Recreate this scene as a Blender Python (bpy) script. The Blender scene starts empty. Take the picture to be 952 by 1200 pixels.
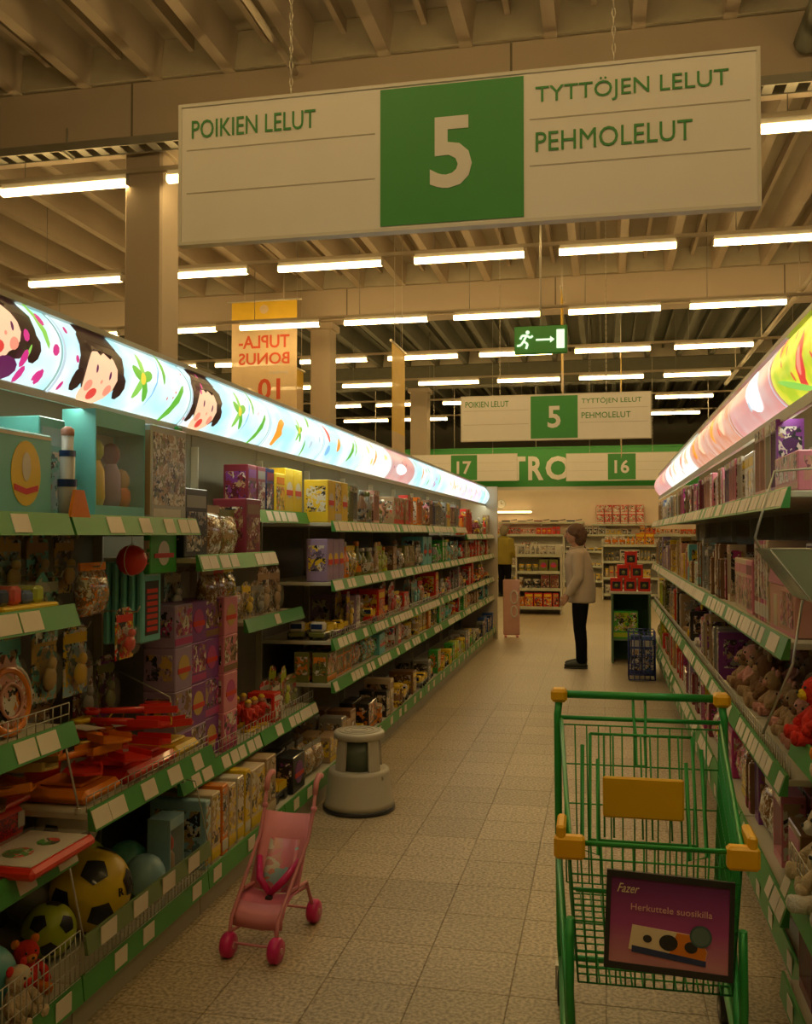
import bpy, bmesh, math, random
from mathutils import Vector, Matrix, Euler
sc = bpy.context.scene
COL = sc.collection
PI = math.pi
# ------------------------------------------------------------------ camera, world, exposure
cam = bpy.data.cameras.new('camera'); camo = bpy.data.objects.new('camera', cam); COL.objects.link(camo)
F = 1100.0
cam.sensor_fit = 'HORIZONTAL'; cam.sensor_width = 36.0; cam.lens = 36.0 * F / 952.0
cam.clip_end = 200
YAW = math.atan(232 / F); PITCH = math.atan(27 / F * math.cos(YAW)); CH = 1.6
camo.location = (0, 0, CH); camo.rotation_euler = (PI / 2 + PITCH, 0, YAW)
sc.camera = camo
w = bpy.data.worlds.new('world'); sc.world = w; w.use_nodes = True
w.node_tree.nodes['Background'].inputs[0].default_value = (1, .8, .5, 1)
w.node_tree.nodes['Background'].inputs[1].default_value = 0.02
vs = sc.view_settings
vs.view_transform = 'Standard'; vs.look = 'None'; vs.gamma = 1; vs.use_curve_mapping = False
vs.exposure = 1.55
LIGHT = (1.0, .665, .26)        # the hall's fluorescent colour as the camera saw it
TUBE = 9.0                      # tube radiance
BOXGLOW = 0.40                  # backlit fascia radiance
FILL_GLOW = 4.0               # added fill strips under the fascias, radiance
LAMP_ROWS = [-1.3, 2.3, 5.9, 9.5, 13.1, 16.7, 20.3, 23.85, 27.6, 31.3]

# ------------------------------------------------------------------ helpers: materials
MC = {}
def col4(c): return (c[0], c[1], c[2], 1)
def mat(name, c, rough=.55, metal=0.0, var=.12, scale=6.0, bump=0.0, clear=0.0, coat=0.0):
    if name in MC: return MC[name]
    m = bpy.data.materials.new(name); m.use_nodes = True; nt = m.node_tree; b = nt.nodes['Principled BSDF']
    b.inputs['Roughness'].default_value = rough; b.inputs['Metallic'].default_value = metal
    b.inputs['Base Color'].default_value = col4(c)
    if coat: b.inputs['Coat Weight'].default_value = coat
    if var or bump:
        tc = nt.nodes.new('ShaderNodeTexCoord'); n = nt.nodes.new('ShaderNodeTexNoise')
        n.inputs['Scale'].default_value = scale; n.inputs['Detail'].default_value = 4
        nt.links.new(tc.outputs['Object'], n.inputs['Vector'])
        if var:
            r = nt.nodes.new('ShaderNodeMix'); r.data_type = 'RGBA'
            r.inputs[6].default_value = col4([x * (1 - var) for x in c]); r.inputs[7].default_value = col4([min(1, x * (1 + var)) for x in c])
            nt.links.new(n.outputs['Fac'], r.inputs[0]); nt.links.new(r.outputs[2], b.inputs['Base Color'])
        if bump:
            bp = nt.nodes.new('ShaderNodeBump'); bp.inputs['Strength'].default_value = bump; bp.inputs['Distance'].default_value = .01
            nt.links.new(n.outputs['Fac'], bp.inputs['Height']); nt.links.new(bp.outputs['Normal'], b.inputs['Normal'])
    if clear:
        t = nt.nodes.new('ShaderNodeBsdfTransparent'); mx = nt.nodes.new('ShaderNodeMixShader'); mx.inputs[0].default_value = clear
        out = nt.nodes['Material Output']
        nt.links.new(b.outputs[0], mx.inputs[1]); nt.links.new(t.outputs[0], mx.inputs[2]); nt.links.new(mx.outputs[0], out.inputs[0])
    MC[name] = m
    return m
def emat(name, c, s, var=0.0, c2=None, scale=5.0):
    if name in MC: return MC[name]
    m = bpy.data.materials.new(name); m.use_nodes = True; nt = m.node_tree; b = nt.nodes['Principled BSDF']
    b.inputs['Base Color'].default_value = col4([x * .25 for x in c]); b.inputs['Roughness'].default_value = .35
    b.inputs['Emission Strength'].default_value = s; b.inputs['Emission Color'].default_value = col4(c)
    if c2:
        tc = nt.nodes.new('ShaderNodeTexCoord'); n = nt.nodes.new('ShaderNodeTexNoise'); n.inputs['Scale'].default_value = scale
        n.inputs['Detail'].default_value = 2
        r = nt.nodes.new('ShaderNodeValToRGB'); r.color_ramp.elements[0].position = .38; r.color_ramp.elements[1].position = .6
        r.color_ramp.elements[0].color = col4(c); r.color_ramp.elements[1].color = col4(c2)
        nt.links.new(tc.outputs['Object'], n.inputs['Vector']); nt.links.new(n.outputs['Fac'], r.inputs[0]); nt.links.new(r.outputs[0], b.inputs['Emission Color'])
    MC[name] = m
    return m
def art(name, cols, scale=9.0, rough=.3, emit=0.0):
    """printed packaging: blotches of several inks, different on each object"""
    if name in MC: return MC[name]
    m = bpy.data.materials.new(name); m.use_nodes = True; nt = m.node_tree; b = nt.nodes['Principled BSDF']
    b.inputs['Roughness'].default_value = rough
    tc = nt.nodes.new('ShaderNodeTexCoord'); oi = nt.nodes.new('ShaderNodeObjectInfo')
    ad = nt.nodes.new('ShaderNodeVectorMath'); ad.operation = 'ADD'
    ml = nt.nodes.new('ShaderNodeMath'); ml.operation = 'MULTIPLY'; ml.inputs[1].default_value = 37.0
    nt.links.new(oi.outputs['Random'], ml.inputs[0]); nt.links.new(tc.outputs['Object'], ad.inputs[0]); nt.links.new(ml.outputs[0], ad.inputs[1])
    ns = nt.nodes.new('ShaderNodeTexNoise'); ns.inputs['Scale'].default_value = scale * .8
    mxv = nt.nodes.new('ShaderNodeMix'); mxv.data_type = 'RGBA'; mxv.inputs[0].default_value = .12
    nt.links.new(ad.outputs[0], ns.inputs['Vector']); nt.links.new(ad.outputs[0], mxv.inputs[6]); nt.links.new(ns.outputs['Color'], mxv.inputs[7])
    v = nt.nodes.new('ShaderNodeTexVoronoi'); v.inputs['Scale'].default_value = scale
    nt.links.new(mxv.outputs[2], v.inputs['Vector'])
    sp = nt.nodes.new('ShaderNodeSeparateColor'); nt.links.new(v.outputs['Color'], sp.inputs[0])
    r = nt.nodes.new('ShaderNodeValToRGB'); r.color_ramp.interpolation = 'CONSTANT'
    k = len(cols)
    while len(r.color_ramp.elements) < k: r.color_ramp.elements.new(.5)
    for i, c in enumerate(cols):
        r.color_ramp.elements[i].position = i / k; r.color_ramp.elements[i].color = col4(c)
    nt.links.new(sp.outputs[0], r.inputs[0])
    nt.links.new(r.outputs[0], b.inputs['Base Color'])
    if emit:
        nt.links.new(r.outputs[0], b.inputs['Emission Color']); b.inputs['Emission Strength'].default_value = emit
    MC[name] = m
    return m
# ------------------------------------------------------------------ helpers: meshes
class MB:
    def __init__(s): s.v = []; s.f = []; s.sm = []
    def add(s, vs, fs, smooth=False):
        o = len(s.v); s.v += [tuple(p) for p in vs]; s.f += [tuple(i + o for i in f) for f in fs]; s.sm += [smooth] * len(fs); return s
    def box(s, x0, x1, y0, y1, z0, z1, M=None):
        p = [Vector((x, y, z)) for z in (z0, z1) for y in (y0, y1) for x in (x0, x1)]
        if M: p = [M @ q for q in p]
        return s.add(p, [(0, 2, 3, 1), (4, 5, 7, 6), (0, 1, 5, 4), (2, 6, 7, 3), (0, 4, 6, 2), (1, 3, 7, 5)])
    def bbox(s, x0, x1, y0, y1, z0, z1, b=.004, M=None):
        """box with chamfered edges"""
        b = min(b, abs(x1 - x0) * .45, abs(y1 - y0) * .45, abs(z1 - z0) * .45)
        bm = bmesh.new(); bmesh.ops.create_cube(bm, size=1)
        for v in bm.verts: v.co = Vector(((x0 + x1) / 2 + v.co.x * (x1 - x0), (y0 + y1) / 2 + v.co.y * (y1 - y0), (z0 + z1) / 2 + v.co.z * (z1 - z0)))
        bmesh.ops.bevel(bm, geom=bm.edges[:], offset=b, segments=1, affect='EDGES', profile=.5)
        return s.bm(bm, M)
    def bm(s, bm, M=None, smooth=False):
        bm.verts.index_update()
        vs = [(M @ v.co) if M else v.co.copy() for v in bm.verts]; fs = [[v.index for v in f.verts] for f in bm.faces]
        bm.free(); return s.add(vs, fs, smooth)
    def ring_loft(s, rings, cap=True, smooth=True, closed=False):
        n = len(rings[0]); vs = [p for r in rings for p in r]; fs = []
        m = len(rings)
        for i in range(m - 1 + (1 if closed else 0)):
            a, b = i * n, ((i + 1) % m) * n
            for j in range(n):
                k = (j + 1) % n; fs.append((a + j, a + k, b + k, b + j))
        s.add(vs, fs, smooth)
        if cap and not closed:
            o = len(s.v) - len(vs)
            s.f += [tuple(o + j for j in range(n))[::-1], tuple(o + (m - 1) * n + j for j in range(n))]; s.sm += [False, False]
        return s
    def tube(s, pts, r, n=8, sx=1.0, closed=False, cap=True):
        """tapered tube; r a number or a list; sx flattens"""
        pts = [Vector(p) for p in pts]; m = len(pts)
        rr = r if isinstance(r, (list, tuple)) else [r] * m
        rings = []; up = None
        for i, p in enumerate(pts):
            if closed: d = (pts[(i + 1) % m] - pts[i - 1])
            else: d = pts[min(i + 1, m - 1)] - pts[max(i - 1, 0)]
            d.normalize()
            if up is None:
                up = Vector((0, 0, 1)) if abs(d.z) < .9 else Vector((0, 1, 0))
            a = d.cross(up)
            if a.length < 1e-4: a = d.cross(Vector((1, 0, 0)))
            a.normalize(); b = a.cross(d); up = b
            q = rr[i] if not isinstance(rr[i], (tuple, list)) else None
            rx, ry = (rr[i] if q is None else (q * sx, q))
            rings.append([p + a * (rx * math.cos(2 * PI * j / n)) + b * (ry * math.sin(2 * PI * j / n)) for j in range(n)])
        return s.ring_loft(rings, cap, True, closed)
    def lathe(s, prof, n=16, M=None, cap=True):
        rings = []
        for r, z in prof:
            rings.append([Vector((r * math.cos(2 * PI * j / n), r * math.sin(2 * PI * j / n), z)) for j in range(n)])
        if M: rings = [[M @ p for p in r] for r in rings]
        return s.ring_loft(rings, cap)
    def ball(s, c, r, n=12, M=None):
        """ellipsoid, r number or 3-tuple"""
        if not isinstance(r, (tuple, list)): r = (r, r, r)
        m = max(4, n // 2); rings = []
        for i in range(1, m):
            t = PI * i / m
            rings.append([Vector((c[0] + r[0] * math.sin(t) * math.cos(2 * PI * j / n), c[1] + r[1] * math.sin(t) * math.sin(2 * PI * j / n), c[2] - r[2] * math.cos(t))) for j in range(n)])
        lo = Vector((c[0], c[1], c[2] - r[2])); hi = Vector((c[0], c[1], c[2] + r[2]))
        vs = [lo, hi] + [p for q in rings for p in q]; fs = []
        for j in range(n):
            k = (j + 1) % n; fs.append((0, 2 + k, 2 + j)); fs.append((1, 2 + (m - 2) * n + j, 2 + (m - 2) * n + k))
            for i in range(m - 2): fs.append((2 + i * n + j, 2 + i * n + k, 2 + (i + 1) * n + k, 2 + (i + 1) * n + j))
        if M: vs = [M @ p for p in vs]
        return s.add(vs, fs, True)
    def prism(s, poly, axis, a, b, M=None):
        """polygon (u,v) extruded along axis 'x','y','z' from a to b"""
        def P(u, v, t): return {'x': Vector((t, u, v)), 'y': Vector((u, t, v)), 'z': Vector((u, v, t))}[axis]
        n = len(poly); vs = [P(u, v, a) for u, v in poly] + [P(u, v, b) for u, v in poly]
        if M: vs = [M @ p for p in vs]
        fs = [tuple(range(n))[::-1], tuple(range(n, 2 * n))] + [(i, (i + 1) % n, n + (i + 1) % n, n + i) for i in range(n)]
        return s.add(vs, fs)
    def mesh(s, name, m=None):
        me = bpy.data.meshes.new(name); me.from_pydata(s.v, [], s.f); me.update()
        bm = bmesh.new(); bm.from_mesh(me); bmesh.ops.recalc_face_normals(bm, faces=bm.faces[:])
        bm.to_mesh(me); bm.free()
        me.polygons.foreach_set('use_smooth', s.sm)
        if m: me.materials.append(m)
        return me
    def build(s, name, m, parent=None, loc=None, rz=0):
        return obj(name, s.mesh(name, m), parent, loc, rz)
def obj(name, me, parent=None, loc=None, rz=0):
    o = bpy.data.objects.new(name, me); COL.objects.link(o); o.parent = parent
    if loc: o.location = loc
    if rz: o.rotation_euler[2] = rz
    return o
def empty(name, loc=(0, 0, 0), rz=0):
    o = bpy.data.objects.new(name, None); COL.objects.link(o); o.location = loc; o.rotation_euler[2] = rz; o.empty_display_size = .05
    return o
def tag(o, label, cat, group=None):
    o['label'] = label; o['category'] = cat
    if group: o['group'] = group
    return o
def struct(o, label=None):
    o['kind'] = 'structure'
    if label: o['label'] = label
    return o
def copy_tree(o, parent=None):
    c = o.copy(); COL.objects.link(c); c.parent = parent
    for ch in list(o.children): copy_tree(ch, c)
    return c
def fuse(mb, voxel, smooth=6, name='fused', m=None):
    """one continuous surface out of overlapping shapes"""
    me = mb.mesh(name); o = bpy.data.objects.new(name, me); COL.objects.link(o)
    r = o.modifiers.new('r', 'REMESH'); r.mode = 'VOXEL'; r.voxel_size = voxel; r.use_smooth_shade = True
    q = o.modifiers.new('s', 'SMOOTH'); q.iterations = smooth; q.factor = .5
    dg = bpy.context.evaluated_depsgraph_get()
    out = bpy.data.meshes.new_from_object(o.evaluated_get(dg)); out.name = name
    bpy.data.objects.remove(o); out.materials.clear()
    if m: out.materials.append(m)
    return out
def text_mesh(txt, m, w=None, h=None, bold=0.0, extrude=.002, mirror=False, shear=0.0):
    """lettering in the XZ plane facing -Y, centred on the origin, fitted into w x h"""
    cu = bpy.data.curves.new('lettering', 'FONT'); cu.body = txt; cu.size = 1; cu.offset = bold; cu.extrude = extrude; cu.resolution_u = 3; cu.shear = shear
    o = bpy.data.objects.new('lettering', cu); COL.objects.link(o)
    dg = bpy.context.evaluated_depsgraph_get(); dg.update()
    me = bpy.data.meshes.new_from_object(o.evaluated_get(dg)); bpy.data.objects.remove(o)
    xs = [v.co.x for v in me.vertices]; ys = [v.co.y for v in me.vertices]
    cx, cy = (min(xs) + max(xs)) / 2, (min(ys) + max(ys)) / 2; W_, H_ = max(xs) - min(xs), max(ys) - min(ys)
    kx = (w / W_) if w else None; ky = (h / H_) if h else None
    kx = kx or ky; ky = ky or kx
    for v in me.vertices:
        x, y, z = v.co; v.co = ((-1 if mirror else 1) * (x - cx) * kx, -z, (y - cy) * ky)
    me.materials.clear(); me.materials.append(m); me.name = 'lettering'
    return me
RZ_L, RZ_R = PI / 2, -PI / 2       # local -Y (front) turned to +X (left row) or -X (right row)
ORD = ['first', 'second', 'third', 'fourth', 'fifth', 'sixth', 'seventh', 'eighth', 'ninth', 'tenth', 'eleventh', 'twelfth', 'thirteenth', 'fourteenth',
       'fifteenth', 'sixteenth', 'seventeenth', 'eighteenth', 'nineteenth', 'twentieth']
# ------------------------------------------------------------------ the hall
def tile_mat():
    m = bpy.data.materials.new('terrazzo'); m.use_nodes = True; nt = m.node_tree; b = nt.nodes['Principled BSDF']
    b.inputs['Roughness'].default_value = .42
    tc = nt.nodes.new('ShaderNodeTexCoord'); geo = nt.nodes.new('ShaderNodeNewGeometry'); oi = nt.nodes.new('ShaderNodeObjectInfo')
    n = nt.nodes.new('ShaderNodeTexNoise'); n.inputs['Scale'].default_value = 70; n.inputs['Detail'].default_value = 3
    n2 = nt.nodes.new('ShaderNodeTexNoise'); n2.inputs['Scale'].default_value = 1.1; n2.inputs['Detail'].default_value = 3
    nt.links.new(geo.outputs['Position'], n.inputs['Vector']); nt.links.new(geo.outputs['Position'], n2.inputs['Vector'])
    r = nt.nodes.new('ShaderNodeValToRGB'); r.color_ramp.elements[0].position = .36; r.color_ramp.elements[1].position = .62
    r.color_ramp.elements[0].color = (.25, .20, .125, 1); r.color_ramp.elements[1].color = (.55, .45, .295, 1)
    nt.links.new(n.outputs['Fac'], r.inputs[0])
    mp = nt.nodes.new('ShaderNodeMapRange'); mp.inputs['To Min'].default_value = .90; mp.inputs['To Max'].default_value = 1.08
    nt.links.new(oi.outputs['Random'], mp.inputs['Value'])
    mp2 = nt.nodes.new('ShaderNodeMapRange'); mp2.inputs['To Min'].default_value = .86; mp2.inputs['To Max'].default_value = 1.12
    nt.links.new(n2.outputs['Fac'], mp2.inputs['Value'])
    k = nt.nodes.new('ShaderNodeMath'); k.operation = 'MULTIPLY'; nt.links.new(mp.outputs[0], k.inputs[0]); nt.links.new(mp2.outputs[0], k.inputs[1])
    # joints of the far floor (the near tiles have real ones)
    br = nt.nodes.new('ShaderNodeTexBrick'); br.offset = 0; br.inputs['Scale'].default_value = 1
    br.inputs['Brick Width'].default_value = .33; br.inputs['Row Height'].default_value = .33; br.inputs['Mortar Size'].default_value = .004
    br.inputs['Color1'].default_value = br.inputs['Color2'].default_value = (1, 1, 1, 1); br.inputs['Mortar'].default_value = (.78, .76, .72, 1)
    nt.links.new(geo.outputs['Position'], br.inputs['Vector'])
    v = nt.nodes.new('ShaderNodeVectorMath'); v.operation = 'SCALE'; nt.links.new(r.outputs[0], v.inputs[0]); nt.links.new(k.outputs[0], v.inputs['Scale'])
    v2 = nt.nodes.new('ShaderNodeVectorMath'); v2.operation = 'MULTIPLY'; nt.links.new(v.outputs[0], v2.inputs[0]); nt.links.new(br.outputs['Color'], v2.inputs[1])
    nt.links.new(v2.outputs[0], b.inputs['Base Color'])
    return m
TER = tile_mat()
X0, X1, Y0, Y1 = -17.0, 11.0, -6.0, 44.0
TX0, TX1, TY0, TY1 = -1.98, .99, 2.31, 8.91
mb = MB()
for a, b, c, d in ((X0, TX0, Y0, Y1), (TX1, X1, Y0, Y1), (TX0, TX1, Y0, TY0), (TX0, TX1, TY1, Y1)): mb.box(a, b, c, d, -.2, 0)
mb.box(TX0, TX1, TY0, TY1, -.2, -.003)
floor = struct(mb.build('floor', TER), 'speckled beige terrazzo tile floor of the aisle')
tm = MB().bbox(-.1643, .1643, -.1643, .1643, -.008, 0, .0012).mesh('floor_tile', TER)
for i in range(9):
    for j in range(20): obj('floor_tile', tm, floor, (TX0 + .165 + .33 * i, TY0 + .165 + .33 * j, 0))
WALLM = mat('painted_wall', (.56, .48, .38), .8, var=.05)
CONC = mat('ceiling_concrete', (.34, .30, .22), .9, var=.16, scale=1.2)
RIBM = mat('rib_paint', (.44, .37, .27), .85, var=.12, scale=1.5)
BEAM = mat('beam_paint', (.46, .385, .29), .85, var=.08, scale=.8)
for n, a in (('wall_left', (X0 - .2, X0, Y0, Y1, 0, 7.4)), ('wall_right', (X1, X1 + .2, Y0, Y1, 0, 7.4)), ('wall_behind', (X0, X1, Y0 - .2, Y0, 0, 7.4)), ('wall_back', (X0, X1, Y1, Y1 + .2, 0, 7.4))):
    struct(MB().box(*a).build(n, mat('hall_wall', (.20, .19, .15), .9, var=.08)))
ceiling = struct(MB().box(X0, X1, Y0, 18.6, 7.02, 7.25).build('ceiling', CONC), 'ribbed beige concrete roof of the hall')
BAYS_Y = [(-6, 9.45), (9.95, 18.35), (18.85, 27.3), (27.8, 44)]
SHADEDR = mat('shade_toned_roof', (.13, .13, .09), .9, var=.15)  # gloom of the unlit far bays put into the roof colour
MB().box(X0, X1, 18.6, Y1, 7.02, 7.25).build('roof_deck', SHADEDR, ceiling)
for y0, y1 in BAYS_Y:
    L = y1 - y0; RIBM = mat('rib_paint', (0, 0, 0)) if y0 < 18 else SHADEDR
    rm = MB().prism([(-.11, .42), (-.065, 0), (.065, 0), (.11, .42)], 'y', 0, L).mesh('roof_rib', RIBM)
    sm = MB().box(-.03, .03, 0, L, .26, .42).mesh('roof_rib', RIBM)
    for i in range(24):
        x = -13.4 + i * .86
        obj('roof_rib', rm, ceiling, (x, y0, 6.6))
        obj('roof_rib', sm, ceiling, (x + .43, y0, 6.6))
RIBM = mat('rib_paint', (0, 0, 0))
for y in (9.7, 18.6, 27.55):
    o = MB().bbox(X0, X1, y - .25, y + .25, 5.98, 6.62, .02).build('roof_beam', BEAM if y < 20 else SHADEDR, ceiling)
    MB().box(X0, X1, y - .3, y + .3, 6.62, 7.02).build('beam_head', mat('beam_head', (.42, .38, .28), .9), o)
    jm = MB().box(-.012, .012, y - .2525, y - .2495, 6.0, 6.6).mesh('beam_joint', mat('joint_dark', (.16, .14, .1), .9))
    for x in (-9.3, -5.1, -.9, 3.3, 7.5): obj('beam_joint', jm, o, (x, 0, 0))
for i, (x, y, wd) in enumerate(((-5.0, 9.75, .225), (-5.72, 18.75, .22), (-5.4, 27.7, .26))):
    c = empty('column', (x, y, 0))
    MB().bbox(-wd, wd, -wd, wd, 0, 5.98, .025).build('shaft', BEAM, c)
    MB().bbox(-wd - .06, wd + .06, -wd - .06, wd + .06, 5.84, 5.979, .01).build('capital', RIBM, c)
    MB().box(-wd - .012, wd + .012, -wd - .012, wd + .012, 3.0, 3.1).build('band', mat('joint_dark', (.16, .14, .1)), c)
    tag(c, ['broad square beige column behind the left shelf lights', 'slimmer beige column right of the mirrored bonus banner', 'distant beige column at the hall end'][i], 'column')
# cable tray slung along the first beam
t = empty('cable_tray', (0, 9.3, 5.80)); TR = mat('tray_metal', (.30, .29, .24), .5, .4)
for s in (-.11, .11): MB().box(-12, 9, s - .006, s + .006, 0, .09).build('side_rail', TR, t)
rg = MB().box(-.05, .05, -.104, .104, .01, .022).mesh('rung', TR)
for i in range(100): obj('rung', rg, t, (-11.9 + i * .21, 0, 0))
hg = MB().box(-.015, .015, -.125, .125, -.015, 0).box(-.01, .01, -.01, .01, 0, .3).mesh('hanger', TR)
for i in range(8): obj('hanger', hg, t, (-11 + i * 2.6, 0, 0))
tag(t, 'grey slotted cable tray running under the first roof beam', 'cable tray')
# pipes under the roof
PIPE = mat('pipe_paint', (.50, .44, .33), .6)
p = empty('sprinkler_pipe', (-3.15, 0, 6.45)); MB().tube([(0, -4, 0), (0, 9.3, 0)], .035).build('pipe', PIPE, p)
for y in (3.2, 5.6, 8.0): MB().tube([(0, y, 0), (0, y, .5)], .012, 6).build('hanger', PIPE, p)
for y in (7.2,):
    MB().tube([(0, y, 0), (.12, y, -.02), (.16, y, -.3)], .018, 6).build('branch', PIPE, p); MB().lathe([(.03, -.36), (.035, -.33), (.012, -.3)], 8, Matrix.Translation((.16, y, 0))).build('sprinkler_head', TR, p)
tag(p, 'painted sprinkler pipe with branch under the near roof ribs', 'pipe')
p = empty('conduit_pipe', (3.3, 0, 5.75)); MB().tube([(0, 12, 0), (0, 27, 0)], .05).build('pipe', PIPE, p)
for y in (13, 17, 21, 25): MB().tube([(0, y, 0), (0, y, .85)], .012, 6).build('hanger', PIPE, p)
tag(p, 'straight beige pipe receding over the right shelf row', 'pipe')
for k, (x, z) in enumerate(((-8.2, 6.2), (-9.4, 6.3), (1.9, 6.25))):
    p = empty('ventilation_duct', (x, 0, z)); MB().tube([(0, -4, 0), (0, 9.35, 0)], .12, 12).build('duct', mat('duct', (.16, .17, .12), .6), p)
    cl = MB().tube([(.125 * math.cos(a * PI / 8), 0, .125 * math.sin(a * PI / 8)) for a in range(16)], .012, 6, closed=True).mesh('clamp', TR)
    for y in (4.5, 6.5, 8.5): obj('clamp', cl, p, (0, y, 0))
    tag(p, ['dark round duct at upper left, inner of the pair', 'dark round duct at upper left, outer of the pair', 'dark round duct under the near roof at upper right'][k], 'duct')
# fluorescent rows
TUBEM = emat('tube_glow', LIGHT, TUBE)
HOUS = mat('lamp_housing', (.55, .52, .45), .5, var=.03)
hm = MB().box(0, 1.56, -.03, .03, .045, .10).mesh('housing', HOUS)
em = MB().box(-.015, 0, -.05, .05, -.03, .06).mesh('end_cap', HOUS)
tb = MB().prism([(.045, .02), (.045, -.01), (.022, -.034), (-.022, -.034), (-.045, -.01), (-.045, .02), (-.022, .044), (.022, .044)], 'x', 0.001, 1.559).mesh('tube', TUBEM)
for ri, y in enumerate(LAMP_ROWS):
    k0, k1 = (-2, 1) if ri < 3 else (-4, 1) if ri < 5 else (-6, 2)
    tr = empty('lamp_trunking', (0, y, 5.6))
    xa, xb = -.57 + 2.05 * k0 - .4, -.57 + 2.05 * k1 + 2.0
    MB().box(xa, xb, -.03, .03, .011, .06).build('rail', mat('trunking', (.42, .36, .26), .6), tr)
    dw = MB().tube([(0, 0, .06), (0, 0, 1.4)], .006, 5).mesh('drop_wire', TR)
    for i in range(k0, k1 + 1): obj('drop_wire', dw, tr, (-.3 + 2.05 * i, 0, 0))
    near = ['row behind viewer', 'row above viewer', 'row over big sign'] + [o_ + ' visible row' for o_ in ORD]
    tag(tr, 'beige mounting rail carrying the %s of ceiling lamps' % near[ri], 'lamp rail')
    for k in range(k0, k1 + 1):
        o = empty('fluorescent_lamp', (-.57 + 2.05 * k - .015, y, 5.51)); obj('housing', hm, o); obj('tube', tb, o); obj('end_cap', em, o); obj('end_cap', em, o, (1.575, 0, 0))
        tag(o, 'glowing white fluorescent lamp, %s from the front, %s from its left end' % (near[ri], ORD[k - k0]), 'ceiling lamp', 'fluorescent lamps under the roof')
# ------------------------------------------------------------------ hanging signs
SIGNW = mat('sign_white', (.84, .82, .79), .5, var=.02); GREEN = mat('sign_green', (.035, .30, .055), .45, var=.04); FRAME = mat('sign_frame', (.70, .68, .62), .4, var=.02)
GTXT = mat('green_lettering', (.04, .28, .06), .5, var=0); WTXT = mat('white_lettering', (.80, .79, .76), .5, var=0); GREYL = mat('groove_grey', (.50, .47, .42), .7, var=0)
CHAIN = mat('chain', (.62, .58, .48), .4, .5)
def chain(mbx, x, z0, z1):
    n = int((z1 - z0) / .045)
    for i in range(n):
        a = z0 + (z1 - z0) * (i + .5) / n; h = (z1 - z0) / n * .62
        pts = []
        for j in range(6):
            t_ = 2 * PI * j / 6; u, v = .009 * math.cos(t_), h * math.sin(t_)
            pts.append((x + (u if i % 2 else 0), (0 if i % 2 else u), a + v))
        mbx.tube(pts, .003, 4, closed=True)
def aisle_sign(name, loc, w_, h_, num, left, right, label, full=True, chains=2.6):
    """white board, green numeral square in the middle; faces -Y"""
    s = empty(name, loc)
    MB().box(-w_ / 2, w_ / 2, 0, .05, 0, h_).build('board', SIGNW, s)
    fr = MB(); e = .018
    for a in ((-w_ / 2 - e, w_ / 2 + e, -.008, .058, -e, 0), (-w_ / 2 - e, w_ / 2 + e, -.008, .058, h_, h_ + e), (-w_ / 2 - e, -w_ / 2, -.008, .058, 0, h_), (w_ / 2, w_ / 2 + e, -.008, .058, 0, h_)): fr.box(*a)
    fr.build('frame', FRAME, s)
    g = MB().box(-.125 * w_, .125 * w_, -.006, 0, .012, h_ - .012).build('number_panel', GREEN, s)
    obj('numeral', text_mesh(num, WTXT, h=h_ * .50, bold=.022), g, (0, -.009, h_ * .5))
    gr = MB().box(0, .355 * w_, -.0025, 0, -.003, .003).mesh('groove', GREYL)
    for sx in (-1, 1):
        for z in (.36, .68):
            obj('groove', gr, s, ((-.49 if sx < 0 else .135) * w_, 0, h_ * z))
    k = h_ * .125
    for side, lines in ((-1, left), (1, right)):
        for i, ln in enumerate(lines):
            if not ln: continue
            tw = {'POIKIEN LELUT': .236, 'TYTTÖJEN LELUT': .312, 'PEHMOLELUT': .255}[ln] * w_
            me = text_mesh(ln, GTXT, h=k * (1.32 if 'Ö' in ln else 1.08), w=tw, bold=0)
            x = (-.48 if side < 0 else .145) * w_ + tw / 2
            obj('lettering', me, s, (x, -.004, h_ * (.83 - .31 * i) + (k * .1 if 'Ö' in ln else 0)))
    if full:
        for x in (-.29 * w_, .275 * w_):
            c = MB(); chain(c, x, h_ + e, 7.02 - loc[2]); c.build('chain', CHAIN, s)
    tag(s, label, 'sign')
    return s
aisle_sign('aisle_sign', (-.78, 4.85, 3.235), 3.06, .76, '5', ['POIKIEN LELUT'], ['TYTTÖJEN LELUT', 'PEHMOLELUT'], 'large white and green aisle sign number 5 hanging nearest the viewer')
aisle_sign('aisle_sign', (-.79, 15.5, 3.165), 3.05, .72, '5', ['POIKIEN LELUT'], ['TYTTÖJEN LELUT', 'PEHMOLELUT'], 'small-looking far white and green aisle sign number 5 below the exit sign')
aisle_sign('aisle_sign', (-3.97, 27.0, 3.165), 3.05, .75, '17', [], [], 'far white aisle sign reading seventeen, left of the letters TRO')
aisle_sign('aisle_sign', (.50, 27.0, 3.135), 3.05, .75, '16', [], [], 'far white aisle sign reading sixteen, right of the letters TRO')
# green fascia of the electrical department and the wall below it
fa = empty('department_fascia', (0, 28.5, 3.04))
MB().box(-9, 4.6, 0, .12, 0, 1.16).build('panel', GREEN, fa); MB().box(-9, 4.6, -.03, 0, -.1, 0).build('lower_trim', FRAME, fa); MB().box(-9, 4.6, -.02, .0, 1.16, 1.2).build('upper_trim', GREEN, fa)
for ch, x, wd in (('T', -2.95, .52), ('R', -2.38, .46), ('O', -1.72, .74)): obj('lettering', text_mesh(ch, WTXT, h=.72, w=wd, bold=.03, extrude=.01), fa, (x + .38, -.02, .56))
for x in (-7, -4.5, -2, .5, 3): MB().tube([(x, .06, 1.16), (x, .06, 3.98)], .012, 6).build('hanger_rod', CHAIN, fa)
tag(fa, 'long green fascia with white letters TRO at the far end', 'sign')
struct(MB().box(-9, 4.6, 29.6, 29.8, 0, 4.2).build('wall_department', mat('beige_wall', (.78, .64, .52), .8, var=.04)))
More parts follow.
